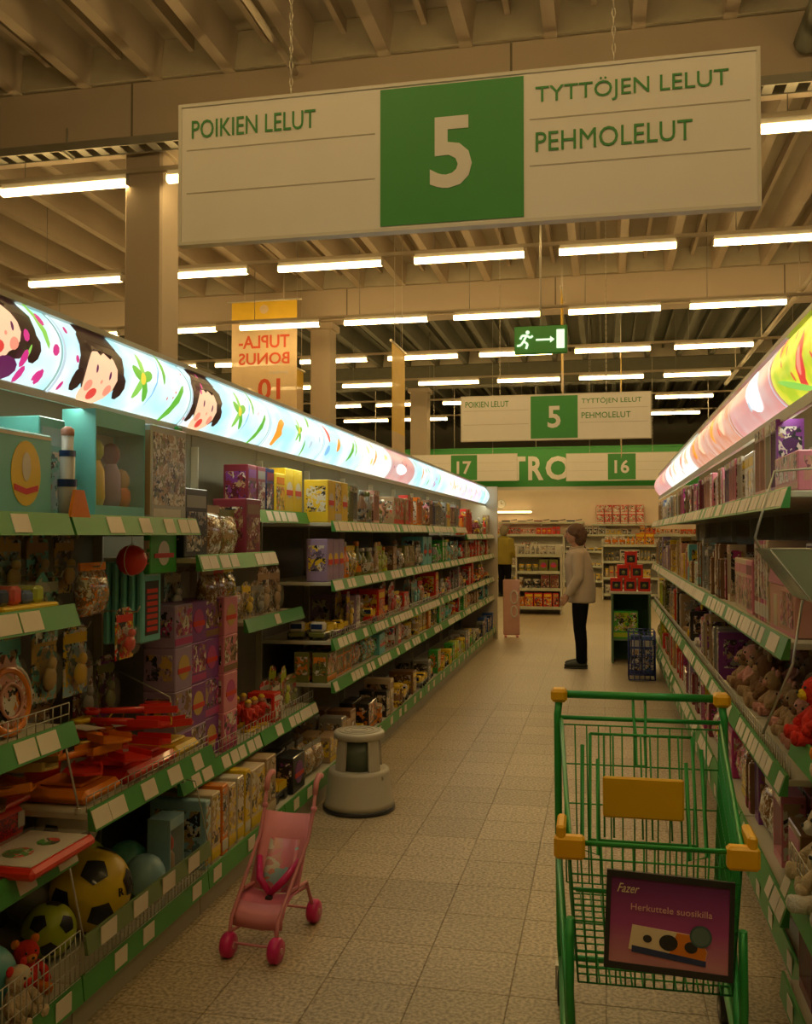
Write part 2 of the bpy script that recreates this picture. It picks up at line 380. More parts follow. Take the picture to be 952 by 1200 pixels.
# green running-man exit sign
ex = empty('exit_sign', (-.777, 12, 3.905))
MB().bbox(-.335, .335, 0, .07, 0, .355, .01).build('box', GREEN, ex)
PICT = emat('exit_pictogram', (.62, .80, .55), .5)
mm = MB(); EY = -.004
def strip(a, b, r_, M_=mm): M_.tube([(a[0], EY, a[1]), (b[0], EY, b[1])], r_, 6)
mm.ball((-.165, EY, .275), (.026, .006, .026), 10)
for a, b in (((-.18, .235), (-.215, .165)), ((-.215, .165), (-.165, .125)), ((-.165, .125), (-.185, .065)), ((-.215, .165), (-.25, .115)), ((-.25, .115), (-.30, .105)), ((-.18, .235), (-.13, .205)), ((-.13, .205), (-.10, .23)), ((-.18, .235), (-.235, .235)), ((-.235, .235), (-.26, .19))): strip(a, b, .015)
mm.build('running_figure', PICT, ex)
MB().box(-.06, .13, -.006, 0, .165, .188).prism([(.12, .135), (.175, .177), (.12, .219)], 'y', -.006, 0).build('arrow', PICT, ex)
MB().box(.20, .30, -.006, 0, .06, .30).build('door_symbol', PICT, ex)
MB().tube([(0, .03, .355), (0, .03, 3.1)], .012, 6).build('rod', CHAIN, ex)
tag(ex, 'green running man exit sign with arrow hanging on a rod', 'exit sign')
# bonus banners
YEL = mat('banner_yellow', (.72, .47, .03), .6, clear=.08); CRM = mat('banner_cream', (.66, .50, .30), .6, clear=.12); RTX = mat('banner_red', (.55, .07, .02), .6, var=0)
def banner(loc, rz, w_, h_, label, txt=False, top=.16, drop=7.02):
    b = empty('promotional_banner', loc, rz)
    MB().box(-w_ / 2, w_ / 2, -.004, .004, 0, h_ * (1 - top)).build('cloth', CRM, b); MB().box(-w_ / 2, w_ / 2, -.004, .004, h_ * (1 - top), h_).build('header', YEL, b)
    MB().tube([(-w_ / 2 - .1, 0, h_), (w_ / 2 + .1, 0, h_)], .022, 8).build('pole', CHAIN, b)
    for x in (-.3, .3): MB().tube([(x * w_, 0, h_), (x * w_, 0, h_ + max(.1, drop - loc[2] - h_))], .006, 5).build('drop_wire', CHAIN, b)
    if txt:
        for s_, z, ww, hh in (('TUPLA-', .67, .78, .105), ('BONUS', .535, .78, .095), ('10', .29, .34, .17), ('pojat', .42, .28, .035)):
            obj('lettering', text_mesh(s_, RTX if s_ != 'pojat' else GREYL, w=ww * w_, h=hh * h_, bold=.02, mirror=True), b, ((.08 if s_ == '10' else .22 if s_ == 'pojat' else 0) * w_, -.008, z * h_))
        obj('emblem', MB().lathe([(.09, 0), (.09, .004)], 14, Matrix.Rotation(PI / 2, 4, 'X')).mesh('emblem', CRM), b, (0, -.006, h_ * .93))
    tag(b, label, 'banner')
banner((-6.56, 17.5, 3.75), 0, 1.36, 2.48, 'yellow and cream banner with mirrored red lettering TUPLA-BONUS', True)
banner((-3.42, 15.6, 2.95), PI / 2, 1.0, 1.85, 'orange and yellow banner hanging edge-on left of the far sign', top=.8)
banner((-5.98, 17.95, 3.72), PI / 2, .5, 1.2, 'narrow yellow banner edge just right of the mirrored banner', top=.3)
banner((-.74, 17.6, 4.2), PI / 2, .9, 1.88, 'yellow banner seen edge-on below the exit sign', top=.8)
banner((.40, 22.0, 3.38), PI / 2, .9, 2.4, 'thin yellow banner seen edge-on right of the far sign', top=.8)
# ------------------------------------------------------------------ shelving rows
SHELFM = mat('shelf_enamel', (.52, .50, .40), .5, var=.05); PEG = mat('peg_panel', (.20, .19, .14), .8, var=.1); RAILG = mat('price_rail_green', (.06, .29, .06), .4, var=.08)
TAGM = mat('price_tag', (.74, .66, .54), .6, var=.06); PLINTH = mat('plinth', (.40, .38, .29), .55, var=.06); WIRE = mat('wire', (.50, .49, .42), .35, .6); ENDM = mat('end_panel', (.60, .53, .42), .7, var=.04)
def wires(mbx, o, u, v, nu, nv, r=.0022):
    """wire grid spanned by vectors u and v from o"""
    o, u, v = Vector(o), Vector(u), Vector(v)
    for i in range(nu + 1): mbx.tube([o + u * (i / nu), o + u * (i / nu) + v], r, 4)
    for j in range(nv + 1): mbx.tube([o + v * (j / nv), o + v * (j / nv) + u], r, 4)
    return mbx
tagm = MB().box(0, .003, -.042, .042, -.029, .029).mesh('price_tag', TAGM)
tagn = MB().box(0, .003, -.051, .051, -.030, .030).mesh('price_tag', TAGM)
rnd = random.Random(5)
def bay(side, y0, y1, shelves, label, base=True, base_u=.56, height=2.07, tagden=.6):
    """one shelving unit; local x = towards the aisle, local y along the row. shelves: (z of rail underside, depth, tag density, wire front height)"""
    L = y1 - y0
    r = empty('shelving_unit', (-2.2, y0, 0) if side > 0 else (1.16, y1, 0), 0 if side > 0 else PI)
    MB().box(0, .03, .006, L - .006, .0, 2.33).build('back_panel', PEG, r)
    for yy in (0, L - .006): MB().box(.0, .07, yy, yy + .006, 0, height).build('upright', SHELFM, r)
    if base:
        MB().box(.035, base_u - .03, .003, L - .003, 0.002, .115).build('plinth', PLINTH, r)
        b = MB().bbox(.035, base_u, .003, L - .003, .116, .165, .004).build('base_shelf', SHELFM, r)
        MB().prism([(base_u + .001, .11), (base_u + .012, .11), (base_u + .004, .19), (base_u - .004, .19)], 'y', .004, L - .004).build('price_rail', RAILG, b)
        for i in range(max(1, int(L / .3))):
            obj('price_tag', tagm, b, (base_u + .009, L * (i + .5 + rnd.uniform(-.25, .25)) / max(1, int(L / .3)), .150))
    for z, d, den, wf in shelves:
        s = MB().bbox(.035, d, .008, L - .008, z + .022, z + .045, .003).build('shelf', SHELFM, r)
        MB().prism([(d + .001, z - .012), (d + .030, z - .012), (d + .006, z + .058), (d - .003, z + .058)], 'y', .008, L - .008).build('price_rail', RAILG, s)
        n = int(L / .105)
        for i in range(n):
            if rnd.random() < den: obj('price_tag', tagn if rnd.random() < .4 else tagm, s, (d + .0175, min(L - .06, max(.06, L * (i + .5) / n + rnd.uniform(-.012, .012))), z + .023)).rotation_euler[1] = -.33
        if wf:
            q = MB(); wires(q, (d - .008, .012, z + .046), (0, L - .024, 0), (0, 0, wf), int(L / .045), 2, .0018); q.build('wire_front', WIRE, s)
    tag(r, label, 'shelving unit', 'shelving units of the left row' if side > 0 else 'shelving units of the right row')
    return r
PITCH_B = .971
LB = [1.779 + PITCH_B * i for i in range(14)]
XB_L, XB_R = -2.2, 1.16
NEARL = [[(1.61, .50, .45, 0), (1.32, .525, .25, 0), (.945, .525, .35, .07), (.565, .525, .35, 0)],
         [(1.61, .50, .75, 0), (.66, .575, .5, .05)],
         [(1.455, .50, .8, 0), (.50, .42, .7, .08)],
         [(1.68, .36, .7, 0), (1.09, .33, .3, 0), (.50, .42, .6, .08)]]
FARL = [(1.63, .525, .85, 0), (1.255, .525, .8, 0), (.885, .525, .75, .05), (.62, .525, .6, 0)]
ENDL = [(1.55, .525, .8, 0), (1.255, .525, .8, 0), (.90, .525, .75, 0), (.62, .525, .7, 0)]
LSH = []
for i in range(13):
    sh = NEARL[i] if i < 4 else FARL if i < 10 else ENDL
    LSH.append(sh)
    bay(1, LB[i], LB[i + 1], sh, 'left row shelving unit, %s from the viewer, green price rails and %d shelves' % (ORD[i], len(sh)))
ep = empty('end_panel', (-2.2, LB[13] + .004, 0)); MB().bbox(-.02, .60, 0, .04, 0, 2.34, .004).build('board', ENDM, ep); MB().box(.0, .58, -.003, 0, .01, .12).build('kick_strip', PLINTH, ep)
tag(ep, 'tall beige end panel closing the left shelf row', 'panel')
RB = [3.27 + 1.07 * i for i in range(9)]
FARR = [(1.70, .56, .85, 0), (1.20, .565, .8, 0), (.755, .575, .7, .06), (.33, .575, .6, 0)]
for i in range(8):
    bay(-1, RB[i], RB[i + 1], FARR, 'right row shelving unit, %s from the near corner, pale price rails' % ORD[i], base_u=.54)
NB0 = 2.28
bay(-1, NB0, 3.262, [(.90, .55, .3, 0), (.46, .58, .3, .10)], 'nearest right shelving unit with wire bins of plush toys', base_u=.60)
# ------------------------------------------------------------------ backlit fascias over the rows
def arc(side, t, eps=0.0):
    """profile of the fascia, t = 0 bottom .. 1 top"""
    z0, z1, bulge = 2.062, 2.325, .075
    a = (t - .5) * 2; z = z0 + (z1 - z0) * t; out = bulge * (1 - a * a)
    nx, nz = 1.0, 2 * bulge * 2 * a / (z1 - z0); l = math.hypot(nx, nz); nx, nz = nx / l, nz / l
    u = out + eps * nx
    xb = -1.80 if side > 0 else .68
    return (xb + side * u, z + eps * nz)
def patch(side, poly, eps, rings=4):
    """flat print: polygon in (y, t), wrapped on the fascia"""
    cy = sum(p[0] for p in poly) / len(poly); ct = sum(p[1] for p in poly) / len(poly); n = len(poly)
    vs = []; fs = []
    x, z = arc(side, ct, eps); vs.append((x, cy, z))
    for k in range(1, rings + 1):
        for (a, t_) in poly:
            tt = min(.995, max(.005, ct + (t_ - ct) * k / rings)); x, z = arc(side, tt, eps); vs.append((x, cy + (a - cy) * k / rings, z))
    for j in range(n):
        q = (j + 1) % n; fs.append((0, 1 + j, 1 + q))
        for k in range(rings - 1): fs.append((1 + k * n + j, 1 + (k + 1) * n + j, 1 + (k + 1) * n + q, 1 + k * n + q))
    m = MB(); m.add(vs, fs, True); return m
def ell(cy, ct, a, b, rot=0, n=12, wob=0, seed=0):
    rr = random.Random(seed); out = []
    for i in range(n):
        th = 2 * PI * i / n; k = 1 + (rr.uniform(-wob, wob) if wob else 0)
        u, v = a * math.cos(th) * k, b * math.sin(th) * k
        out.append((cy + u * math.cos(rot) - v * math.sin(rot), ct + (u * math.sin(rot) + v * math.cos(rot)) / .24))
    return out       # a, b in metres
G = BOXGLOW
BOXC = {'sky': emat('fascia_white', (.86, 1.0, 1.0), 1.0 * G, c2=(.42, .82, .95), scale=4), 'pink': emat('fascia_pink', (1, .42, .38), .62 * G, c2=(1, .66, .60), scale=4),
        'lime': emat('fascia_lime', (.50, .66, .03), .8 * G, c2=(.85, .80, .05), scale=9), 'cream': emat('fascia_cream', (1, .95, .85), 1.0 * G, c2=(.9, 1, .85), scale=8), 'orange': emat('fascia_orange', (.95, .36, .18), .65 * G, c2=(1, .6, .45), scale=6),
        'violet': emat('fascia_violet', (.7, .55, .85), 1.1 * G, c2=(1, .85, .9), scale=9)}
INK = {k: emat('ink_' + k, c, s * G) for k, c, s in (('skin', (1, .60, .36), .95), ('hair', (.045, .018, .012), .6), ('red', (.85, .07, .05), .8), ('green', (.16, .55, .05), .8), ('leaf', (.30, .68, .10), .85), ('yellow', (.95, .66, .05), .9), ('magenta', (.75, .04, .26), .8), ('blush', (1, .35, .22), .8), ('grey', (.55, .68, .75), .9), ('orange', (.95, .36, .03), .9), ('white', (1, 1, 1), 1.5), ('plum', (.16, .02, .10), .7), ('blue', (.25, .55, .85), .9))}
FILLSTRIP = emat('fill_strip_glow', (.95, 1.0, .78), FILL_GLOW)
def fascia(side, y0, y1, base, prints, label):
    r = empty('backlit_fascia', ((-1.8 if side > 0 else .68), y0, 2.07))
    inv = Matrix.Translation((-r.location.x, -r.location.y, -r.location.z))
    def put(m, name, mt, par=r):
        m.v = [tuple(inv @ Vector(p)) for p in m.v]; return m.build(name, mt, par)
    m = MB(); rows = [[arc(side, k / 12) for k in range(13)]]
    vs = []; fs = []
    for y in (y0 + .006, y1 - .006):
        for x, z in rows[0]: vs.append((x, y, z))
    for k in range(12): fs.append((k, k + 1, 13 + k + 1, 13 + k))
    back = -1.84 if side > 0 else .72
    m.add(vs, fs, True); pan = put(m, 'diffuser', BOXC[base])
    xa, xb_ = sorted((back, back + side * .045)); rl = MB()
    xc, xd = sorted((back, back + side * .065))
    put(MB().box(*sorted((back + side * .053, back + side * .065)), y0, y1, 2.04 if side > 0 else 2.025, 2.064), 'lower_rail', SHELFM); put(MB().box(xc, xd, y0, y1, 2.322, 2.342), 'upper_rail', SHELFM)
    put(MB().box(*sorted((back - side * .02, back + side * .05)), y0, y1, 2.065, 2.072).box(*sorted((back - side * .02, back)), y0, y1, 2.072, 2.34), 'housing', SHELFM)
    put(MB().box(*sorted((back + side * .015, back + side * .047)), y0 + .03, y1 - .03, 2.055, 2.064), 'fill_strip', FILLSTRIP)  # added fill light for the top shelves, hidden behind the lower rail
    j = MB(); j.add([(arc(side, k / 12, e_)[0], y, arc(side, k / 12, e_)[1]) for y in (y0, y0 + .014) for e_ in (.006,) for k in range(13)], [(k, k + 1, 14 + k, 13 + k) for k in range(12)], True)
    put(j, 'joint_strip', INK['grey'])  # joint given a glow of its own so it reads pale
    eps = .002
    for nm, ink, poly in prints:
        eps += .0005; put(patch(side, poly, eps), nm, INK[ink], pan)
    tag(r, label, 'light box', 'backlit fascia panels over the left row' if side > 0 else 'backlit fascia panels over the right row')
def face(y, t=.42, s=1.0, n=0):
    """a drawn child's head with dark bobbed hair and a headscarf"""
    P = []
    P.append(('hair', 'hair', ell(y, t + .12, .155 * s, .105 * s, 0, 18, .07, n)))
    P.append(('hair', 'hair', [(y - .10 * s, .80), (y + .13 * s, .80), (y + .13 * s, .99), (y - .10 * s, .99)]))
    P.append(('hair', 'hair', ell(y - .135 * s, t - .17, .032, .035, 0, 10)))
    P.append(('hair', 'hair', ell(y + .135 * s, t - .12, .035, .04, 0, 10)))
    P.append(('face', 'skin', ell(y, t - .05, .105 * s, .085 * s, 0, 16)))
    P.append(('face', 'skin', ell(y - .02, t - .28, .075 * s, .035 * s, 0, 12)))
    P.append(('fringe', 'hair', [(y - .08 * s, t + .34), (y - .075 * s, t + .22), (y - .04 * s, t + .28), (y - .015 * s, t + .20), (y + .02 * s, t + .27), (y + .05 * s, t + .19), (y + .08 * s, t + .26), (y + .09 * s, t + .36)]))
    P.append(('cheek', 'blush', ell(y - .062 * s, t - .20, .022, .017))); P.append(('cheek', 'blush', ell(y + .062 * s, t - .20, .022, .017)))
    P.append(('eye', 'plum', ell(y - .042 * s, t + .02, .007, .013))); P.append(('eye', 'plum', ell(y + .048 * s, t - .02, .007, .013)))
    P.append(('nose', 'blush', ell(y + .003, t - .12, .007, .006)))
    P.append(('mouth', 'red', ell(y - .02, t - .28, .026, .017)))
    return P
def pinwheel(y, t, s=1.0, rot=.3):
    P = []
    for k in range(5):
        a = rot + k * 2 * PI / 5
        P.append(('petal', 'leaf' if k % 2 else 'green', ell(y + .035 * s * math.cos(a), t + .035 * s * math.sin(a) / .24, .038 * s, .016 * s, a, 10)))
    P.append(('flower_centre', 'yellow', ell(y, t, .017 * s, .017 * s)))
    return P
def leaf(y, t, l, rot, ink='green'): return [('leaf_print', ink, ell(y, t, l, l * .22, rot, 10))]
def dots(y0, y1, n, seed, ink='magenta', r=.012):
    rr = random.Random(seed); return [('dot', ink, ell(rr.uniform(y0, y1), rr.uniform(.12, .9), r * rr.uniform(.6, 1.2), r * .8, rr.uniform(0, 3), 8)) for _ in range(n)]
lab = ['left fascia panel cut by the photo edge, drawn face with plum dress', 'left fascia panel with large drawn face and green pinwheel flower', 'left fascia panel with second drawn dark-haired face and flower', 'left fascia panel with orange blot and green flower', 'left fascia panel with orange and green leaf prints', 'mostly white left fascia panel with yellow specks', 'pale pink left fascia panel amid white ones']
for i in range(13):
    a, b = LB[i], LB[i + 1]; k = i % 6
    if i == 0:
        pr = face(a + .68, .55, 1, 1)[:4] + face(a + .66, .62, .8, 1)[4:] + [('dress', 'plum', ell(a + .70, .16, .06, .03))] + leaf(a + .86, .75, .07, 1.9, 'leaf') + leaf(a + .78, .35, .03, 1.2, 'leaf') + dots(a + .7, a + .96, 7, 3, r=.02)
    elif i in (1, 2): pr = face(a + (.25 if i == 1 else .17), .42, 1.0, i) + pinwheel(a + .53, .5, 1.15) + leaf(a + .72, .74, .06, 1.2) + leaf(a + .82, .3, .09, .9) + dots(a + .02, a + .12, 3, i) + dots(a + .6, a + .95, 5, i + 9, 'red', .006) + [('stem', 'blue', ell(a + .63, .5, .10, .004, 1.0))]
    elif i == 3: pr = [('blot', 'orange', ell(a + .15, .4, .09, .045, .9, 9, .3, 4))] + pinwheel(a + .48, .52, .9) + leaf(a + .7, .8, .06, .6) + leaf(a + .62, .2, .05, 2.2) + dots(a + .7, a + .95, 5, 8, 'grey', .02)
    elif i == 4: pr = [('blot', 'red', ell(a + .12, .7, .03, .05, .2)), ('blot', 'blue', ell(a + .12, .3, .04, .03)), ('blot', 'orange', ell(a + .34, .5, .05, .03, .8))] + leaf(a + .68, .45, .1, .7) + leaf(a + .8, .6, .07, 1.0, 'leaf')
    elif i == 6: pr = [('blot', 'white', ell(a + .4, .4, .2, .04))] + dots(a + .1, a + .8, 4, 12, 'plum', .012)
    else: pr = dots(a + .08, a + .9, 5, 20 + i, ['yellow', 'leaf', 'green', 'magenta', 'orange'][i % 5], .025) + leaf(a + .4, .5, .08, .8, ['leaf', 'orange'][i % 2])
    fascia(1, a, b, 'pink' if i == 6 else 'cream' if i in (5, 9) else 'violet' if i in (10, 11) else 'sky', pr, lab[i] if i < 7 else 'left fascia panel, %s counted from the photo edge, pale with coloured prints' % ORD[i])
RFB = [1.5, 2.55, 3.66, 4.8, 5.9, 7.0, 8.2, 9.7, 11.83]
rl = ['lime yellow right fascia panel with red shapes nearest the viewer', 'lime right fascia panel with red swirls beside the pink one', 'pink right fascia panel with white oval', 'salmon right fascia panel with white and orange prints', 'orange right fascia panel behind the salmon one', 'cream right fascia panel with pink stripes', 'pale right fascia panel sixth from the pink oval', 'last pink right fascia panel at far end']
for i in range(8):
    a, b = RFB[i], RFB[i + 1]
    if i < 2: pr = [('swirl', 'red', ell(a + .3, .62, .11, .022, .5, 12, .25, i)), ('swirl', 'red', ell(a + .62, .35, .13, .03, -.5, 12, .3, i + 5)), ('swirl', 'blush', ell(a + .62, .36, .07, .014, -.5)), ('swirl', 'red', ell(a + .9, .7, .05, .03, .3, 10, .3, 3)), ('stem', 'leaf', ell(a + .8, .15, .2, .012, .2)), ('stem', 'white', ell(a + .2, .85, .1, .02, .2)), ('stem', 'green', ell(a + .45, .2, .12, .01, -.3))] + dots(a + .1, a + 1.0, 5, 40 + i, 'red', .015)
    elif i == 2: pr = [('oval', 'white', ell(a + .45, .5, .17, .075, .2, 16)), ('motif', 'grey', ell(a + .42, .62, .03, .025)), ('motif', 'grey', ell(a + .55, .32, .025, .02))]
    else: pr = [('motif', 'skin', ell(a + .4, .5, .12, .05, .4, 10, .2, i)), ('motif', 'orange' if i < 5 else 'blush', ell(a + .8, .5, .09, .06, .2, 10, .3, i))] + dots(a + .1, a + 1.0, 4, 60 + i, 'red', .02)
    fascia(-1, a, b, ['lime', 'lime', 'pink', 'orange', 'orange', 'cream', 'cream', 'pink'][i], pr, rl[i])
# ------------------------------------------------------------------ goods: kinds
C = {'red': (.66, .03, .015), 'maroon': (.20, .02, .04), 'orange': (.74, .22, .02), 'yellow': (.78, .54, .02), 'lime': (.45, .55, .03), 'green': (.05, .40, .05), 'teal': (.15, .50, .50), 'blue': (.05, .12, .38), 'navy': (.02, .04, .14),
     'lilac': (.34, .24, .42), 'purple': (.20, .04, .26), 'pink': (.66, .22, .30), 'magenta': (.46, .04, .22), 'white': (.66, .62, .55), 'cream': (.62, .50, .34), 'brown': (.22, .11, .05), 'black': (.02, .02, .022), 'grey': (.26, .26, .24), 'silver': (.5, .5, .48), 'olive': (.18, .19, .05), 'tan': (.42, .28, .15), 'salmon': (.62, .30, .24), 'skyblue': (.30, .52, .62), 'gold': (.55, .36, .10)}
def cm(c, rough=.4): return mat('goods_' + c, C[c], rough, var=.10, scale=14, coat=.2)
def am(c, a): return art('print_%s_%s' % (c, a), [C[c], C[a], C['white'], [x * .4 for x in C[c]], C[a], C['tan'], C[c], C['black']], 34)
CLEAR = mat('clear_film', (.75, .75, .72), .15, var=0, clear=.90)
DARKI = mat('box_interior', (.10, .09, .08), .8)
KC = {}
def kind(fn):
    def g(*a):
        k = (fn.__name__,) + a
        if k not in KC: KC[k] = fn(*a)
        return KC[k]
    return g
# each kind returns [(part name, mesh, parent index or None)], base centre at the origin, front towards -Y
@kind
def k_carton(w_, d, h, c, a, style):
    P = [('body', MB().bbox(-w_ / 2, w_ / 2, -d / 2, d / 2, 0, h, .004).mesh('body', cm(c)), None)]
    y = -d / 2 - .0015
    if style == 0:
        P.append(('front_print', MB().box(-w_ * .42, w_ * .42, y, y + .002, h * .08, h * .66).mesh('front_print', am(c, a)), None))
        P.append(('title_strip', MB().box(-w_ * .42, w_ * .42, y, y + .002, h * .72, h * .90).mesh('title_strip', cm(a)), None))
    elif style == 1:
        P.append(('front_print', MB().box(-w_ * .46, w_ * .46, y, y + .002, h * .28, h * .95).mesh('front_print', am(a, c)), None))
        P.append(('title_strip', MB().box(-w_ * .5, w_ * .5, y, y + .002, h * .06, h * .22).mesh('title_strip', cm(a)), None))
    else:
        P.append(('emblem', MB().lathe([(min(w_, h) * .32, 0), (min(w_, h) * .32, .002)], 16, Matrix.Translation((0, y + .002, h * .52)) @ Matrix.Rotation(PI / 2, 4, 'X')).mesh('emblem', cm(a)), None))
        P.append(('title_strip', MB().box(-w_ * .36, w_ * .36, y - .002, y, h * .40, h * .52).mesh('title_strip', cm('red' if a != 'red' else 'white')), None))
    for s in (-1, 1):
        x = s * (w_ / 2 + .0008)
        P.append(('side_print', MB().box(x - .0008, x + .0008, -d * .4, d * .4, h * .25, h * .85).mesh('side_print', am(c, a)), None))
    return P
@kind
def k_window(w_, d, h, c, a, t):
    """box with a clear front and a figure inside"""
    e = .006
    P = [('body', MB().box(-w_ / 2, w_ / 2, d / 2 - e, d / 2, 0, h).box(-w_ / 2, -w_ / 2 + e, -d / 2, d / 2 - e, 0, h).box(w_ / 2 - e, w_ / 2, -d / 2, d / 2 - e, 0, h).box(-w_ / 2 + e, w_ / 2 - e, -d / 2, d / 2 - e, 0, h * .12).box(-w_ / 2 + e, w_ / 2 - e, -d / 2, d / 2 - e, h * .84, h).mesh('body', cm(c)), None)]
    P.append(('window', MB().box(-w_ / 2 + e, w_ / 2 - e, -d / 2 + .001, -d / 2 + .003, h * .12, h * .84).mesh('window', CLEAR), None))
    q = h * .72; z = h * .125; r = min(w_ * .26, d * .3)
    P.append(('doll', MB().lathe([(r * .95, z), (r * .8, z + q * .25), (r * .4, z + q * .55), (r * .55, z + q * .68), (r * .2, z + q * .74)], 10).mesh('doll', cm(t)), None))
    P.append(('doll_head', MB().ball((0, 0, z + q * .84), (r * .42, r * .42, q * .10), 10).mesh('doll_head', mat('doll_skin', (.62, .34, .22), .5)), None))
    P.append(('doll_hair', MB().ball((0, r * .18, z + q * .86), (r * .52, r * .45, q * .115), 10).mesh('doll_hair', cm(a)), None))
    P.append(('title_strip', MB().box(-w_ * .45, w_ * .45, -d / 2 - .002, -d / 2, h * .86, h * .98).mesh('title_strip', am(a, c)), None))
    for s in (-1, 1):
        x = s * (w_ / 2 + .0008)
        P.append(('side_print', MB().box(x - .0008, x + .0008, -d * .42, d * .42, h * .1, h * .9).mesh('side_print', am(c, a)), None))
    return P
@kind
def k_blister(w_, h, c, a):
    d = .05
    hd = h * .88
    P = [('card', MB().prism([(-w_ / 2, 0), (w_ / 2, 0), (w_ / 2, hd), (w_ * .25, h), (-w_ * .25, h), (-w_ / 2, hd)], 'y', d / 2 - .003, d / 2).mesh('card', am(c, a)), None)]
    b = MB()
    rings = []
    for k, (s, y) in enumerate(((1, d / 2 - .003), (.98, .0), (.85, -d / 2 + .006), (.6, -d / 2))):
        n = 12; R = []
        for i in range(n):
            th = 2 * PI * i / n; u, v = math.cos(th), math.sin(th); m_ = max(abs(u), abs(v)) ** .7
            R.append(Vector((w_ * .40 * s * u / m_, y, h * .36 + h * .30 * s * v / m_)))
        rings.append(R)
    b.ring_loft(rings, True, True)
    P.append(('bubble', b.mesh('bubble', CLEAR), None))
    P.append(('toy', MB().ball((0, .0, h * .30), (w_ * .26, d * .3, h * .16), 10).ball((w_ * .05, -.004, h * .50), (w_ * .16, d * .28, h * .09), 8).mesh('toy', cm(a, .3)), None))
    P.append(('title_strip', MB().box(-w_ * .46, w_ * .46, d / 2 - .0045, d / 2 - .003, h * .72, h * .86).mesh('title_strip', cm(a)), None))
    return P
@kind
def k_pouch(w_, h, c, a):
    rings = []
    for z, ww, dd in ((0, .94, .012), (.12, 1, .05), (.4, 1, .085), (.7, .98, .06), (.86, .96, .008)):
        rings.append([Vector((w_ / 2 * ww * math.copysign(abs(math.cos(t)) ** .5, math.cos(t)), dd * .5 * math.sin(t), h * z)) for t in [2 * PI * j / 14 for j in range(14)]])
    P = [('bag', MB().ring_loft(rings).mesh('bag', art('bag_%s_%s' % (c, a), [C[c], C[a], C['tan'], C['brown'], C['white'], C[c]], 48, .12)), None)]
    P.append(('header_card', MB().box(-w_ / 2, w_ / 2, -.005, .005, h * .85, h).mesh('header_card', cm(a)), None))
    return P
@kind
def k_canister(r, h, c, a):
    P = [('tub', MB().lathe([(r * .94, 0), (r, .008), (r, h * .84), (r * .97, h * .85)], 14).mesh('tub', am(c, a)), None),
         ('lid', MB().lathe([(r * 1.03, h * .85), (r * 1.03, h * .97), (r * .9, h)], 14).mesh('lid', cm(a)), None),
         ('band', MB().lathe([(r * 1.006, h * .30), (r * 1.006, h * .55)], 14, None, False).mesh('band', cm(c)), None)]
    return P
@kind
def k_bottle(r, h, c, a):
    P = [('bottle', MB().lathe([(r * .9, 0), (r, .01), (r, h * .55), (r * .45, h * .72), (r * .4, h * .86)], 12).mesh('bottle', cm(c, .2)), None),
         ('cap', MB().lathe([(r * .5, h * .86), (r * .5, h * .98), (r * .3, h)], 10).mesh('cap', cm(a)), None),
         ('band', MB().lathe([(r * 1.01, h * .12), (r * 1.01, h * .45)], 12, None, False).mesh('band', am(a, c)), None)]
    return P
@kind
def k_truck(l, c, a):
    w_, h = l * .46, l * .52
    P = [('chassis', MB().bbox(-l / 2, l / 2, -w_ / 2, w_ / 2, h * .18, h * .45, .006).mesh('chassis', cm(c)), None), ('cabin', MB().bbox(-l * .46, -l * .12, -w_ * .45, w_ * .45, h * .45, h, .012).mesh('cabin', cm(a)), None),
         ('load_bed', MB().box(-l * .08, l * .46, -w_ * .45, w_ * .45, h * .45, h * .5).box(-l * .08, l * .46, -w_ * .45, -w_ * .42, h * .5, h * .8).box(-l * .08, l * .46, w_ * .42, w_ * .45, h * .5, h * .8).box(l * .43, l * .46, -w_ * .42, w_ * .42, h * .5, h * .8).mesh('load_bed', cm('yellow' if c != 'yellow' else 'red')), None),
         ('windscreen', MB().box(-l * .465, -l * .45, -w_ * .36, w_ * .36, h * .62, h * .9).mesh('windscreen', cm('navy', .15)), None)]
    wm = MB().lathe([(h * .2, -w_ * .07), (h * .22, -w_ * .04), (h * .22, w_ * .04), (h * .2, w_ * .07)], 12, Matrix.Rotation(PI / 2, 4, 'X')).mesh('wheel', cm('black'))
    for x in (-l * .3, l * .3):
        for y in (-w_ * .5, w_ * .5): P.append(('wheel', wm, None, (x, y, h * .22)))
    return P
@kind
def k_figure(h, c, a):
    """standing toy figure on a base"""
    r = h * .16
    P = [('base', MB().lathe([(r * 1.4, 0), (r * 1.4, h * .05), (r * 1.2, h * .07)], 12).mesh('base', cm(a)), None),
         ('body', MB().tube([(-r * .5, 0, h * .07), (-r * .45, 0, h * .38)], [r * .35, r * .5], 8).tube([(r * .5, 0, h * .07), (r * .45, 0, h * .38)], [r * .35, r * .5], 8).tube([(0, 0, h * .34), (0, 0, h * .5), (0, 0, h * .68), (0, 0, h * .74)], [r * .9, r * .85, r * 1.05, r * .5], 10).tube([(-r * .95, 0, h * .66), (-r * 1.5, -r * .5, h * .5), (-r * 1.2, -r * 1.1, h * .42)], r * .3, 6).tube([(r * .95, 0, h * .66), (r * 1.5, -r * .4, h * .54), (r * 1.4, -r * 1.1, h * .5)], r * .3, 6).mesh('body', cm(c)), None),
         ('head', MB().ball((0, 0, h * .85), (r * .62, r * .66, h * .13), 10).mesh('head', mat('doll_skin', (.62, .34, .22), .5)), None),
         ('hat', MB().lathe([(r * .75, h * .89), (r * .66, h * .93), (r * .3, h)], 10).mesh('hat', cm(a)), None)]
    return P
FUR = {}
def fur(c):
    k = 'fur_' + c
    return mat(k, C[c], .95, var=.18, scale=60, bump=.8)
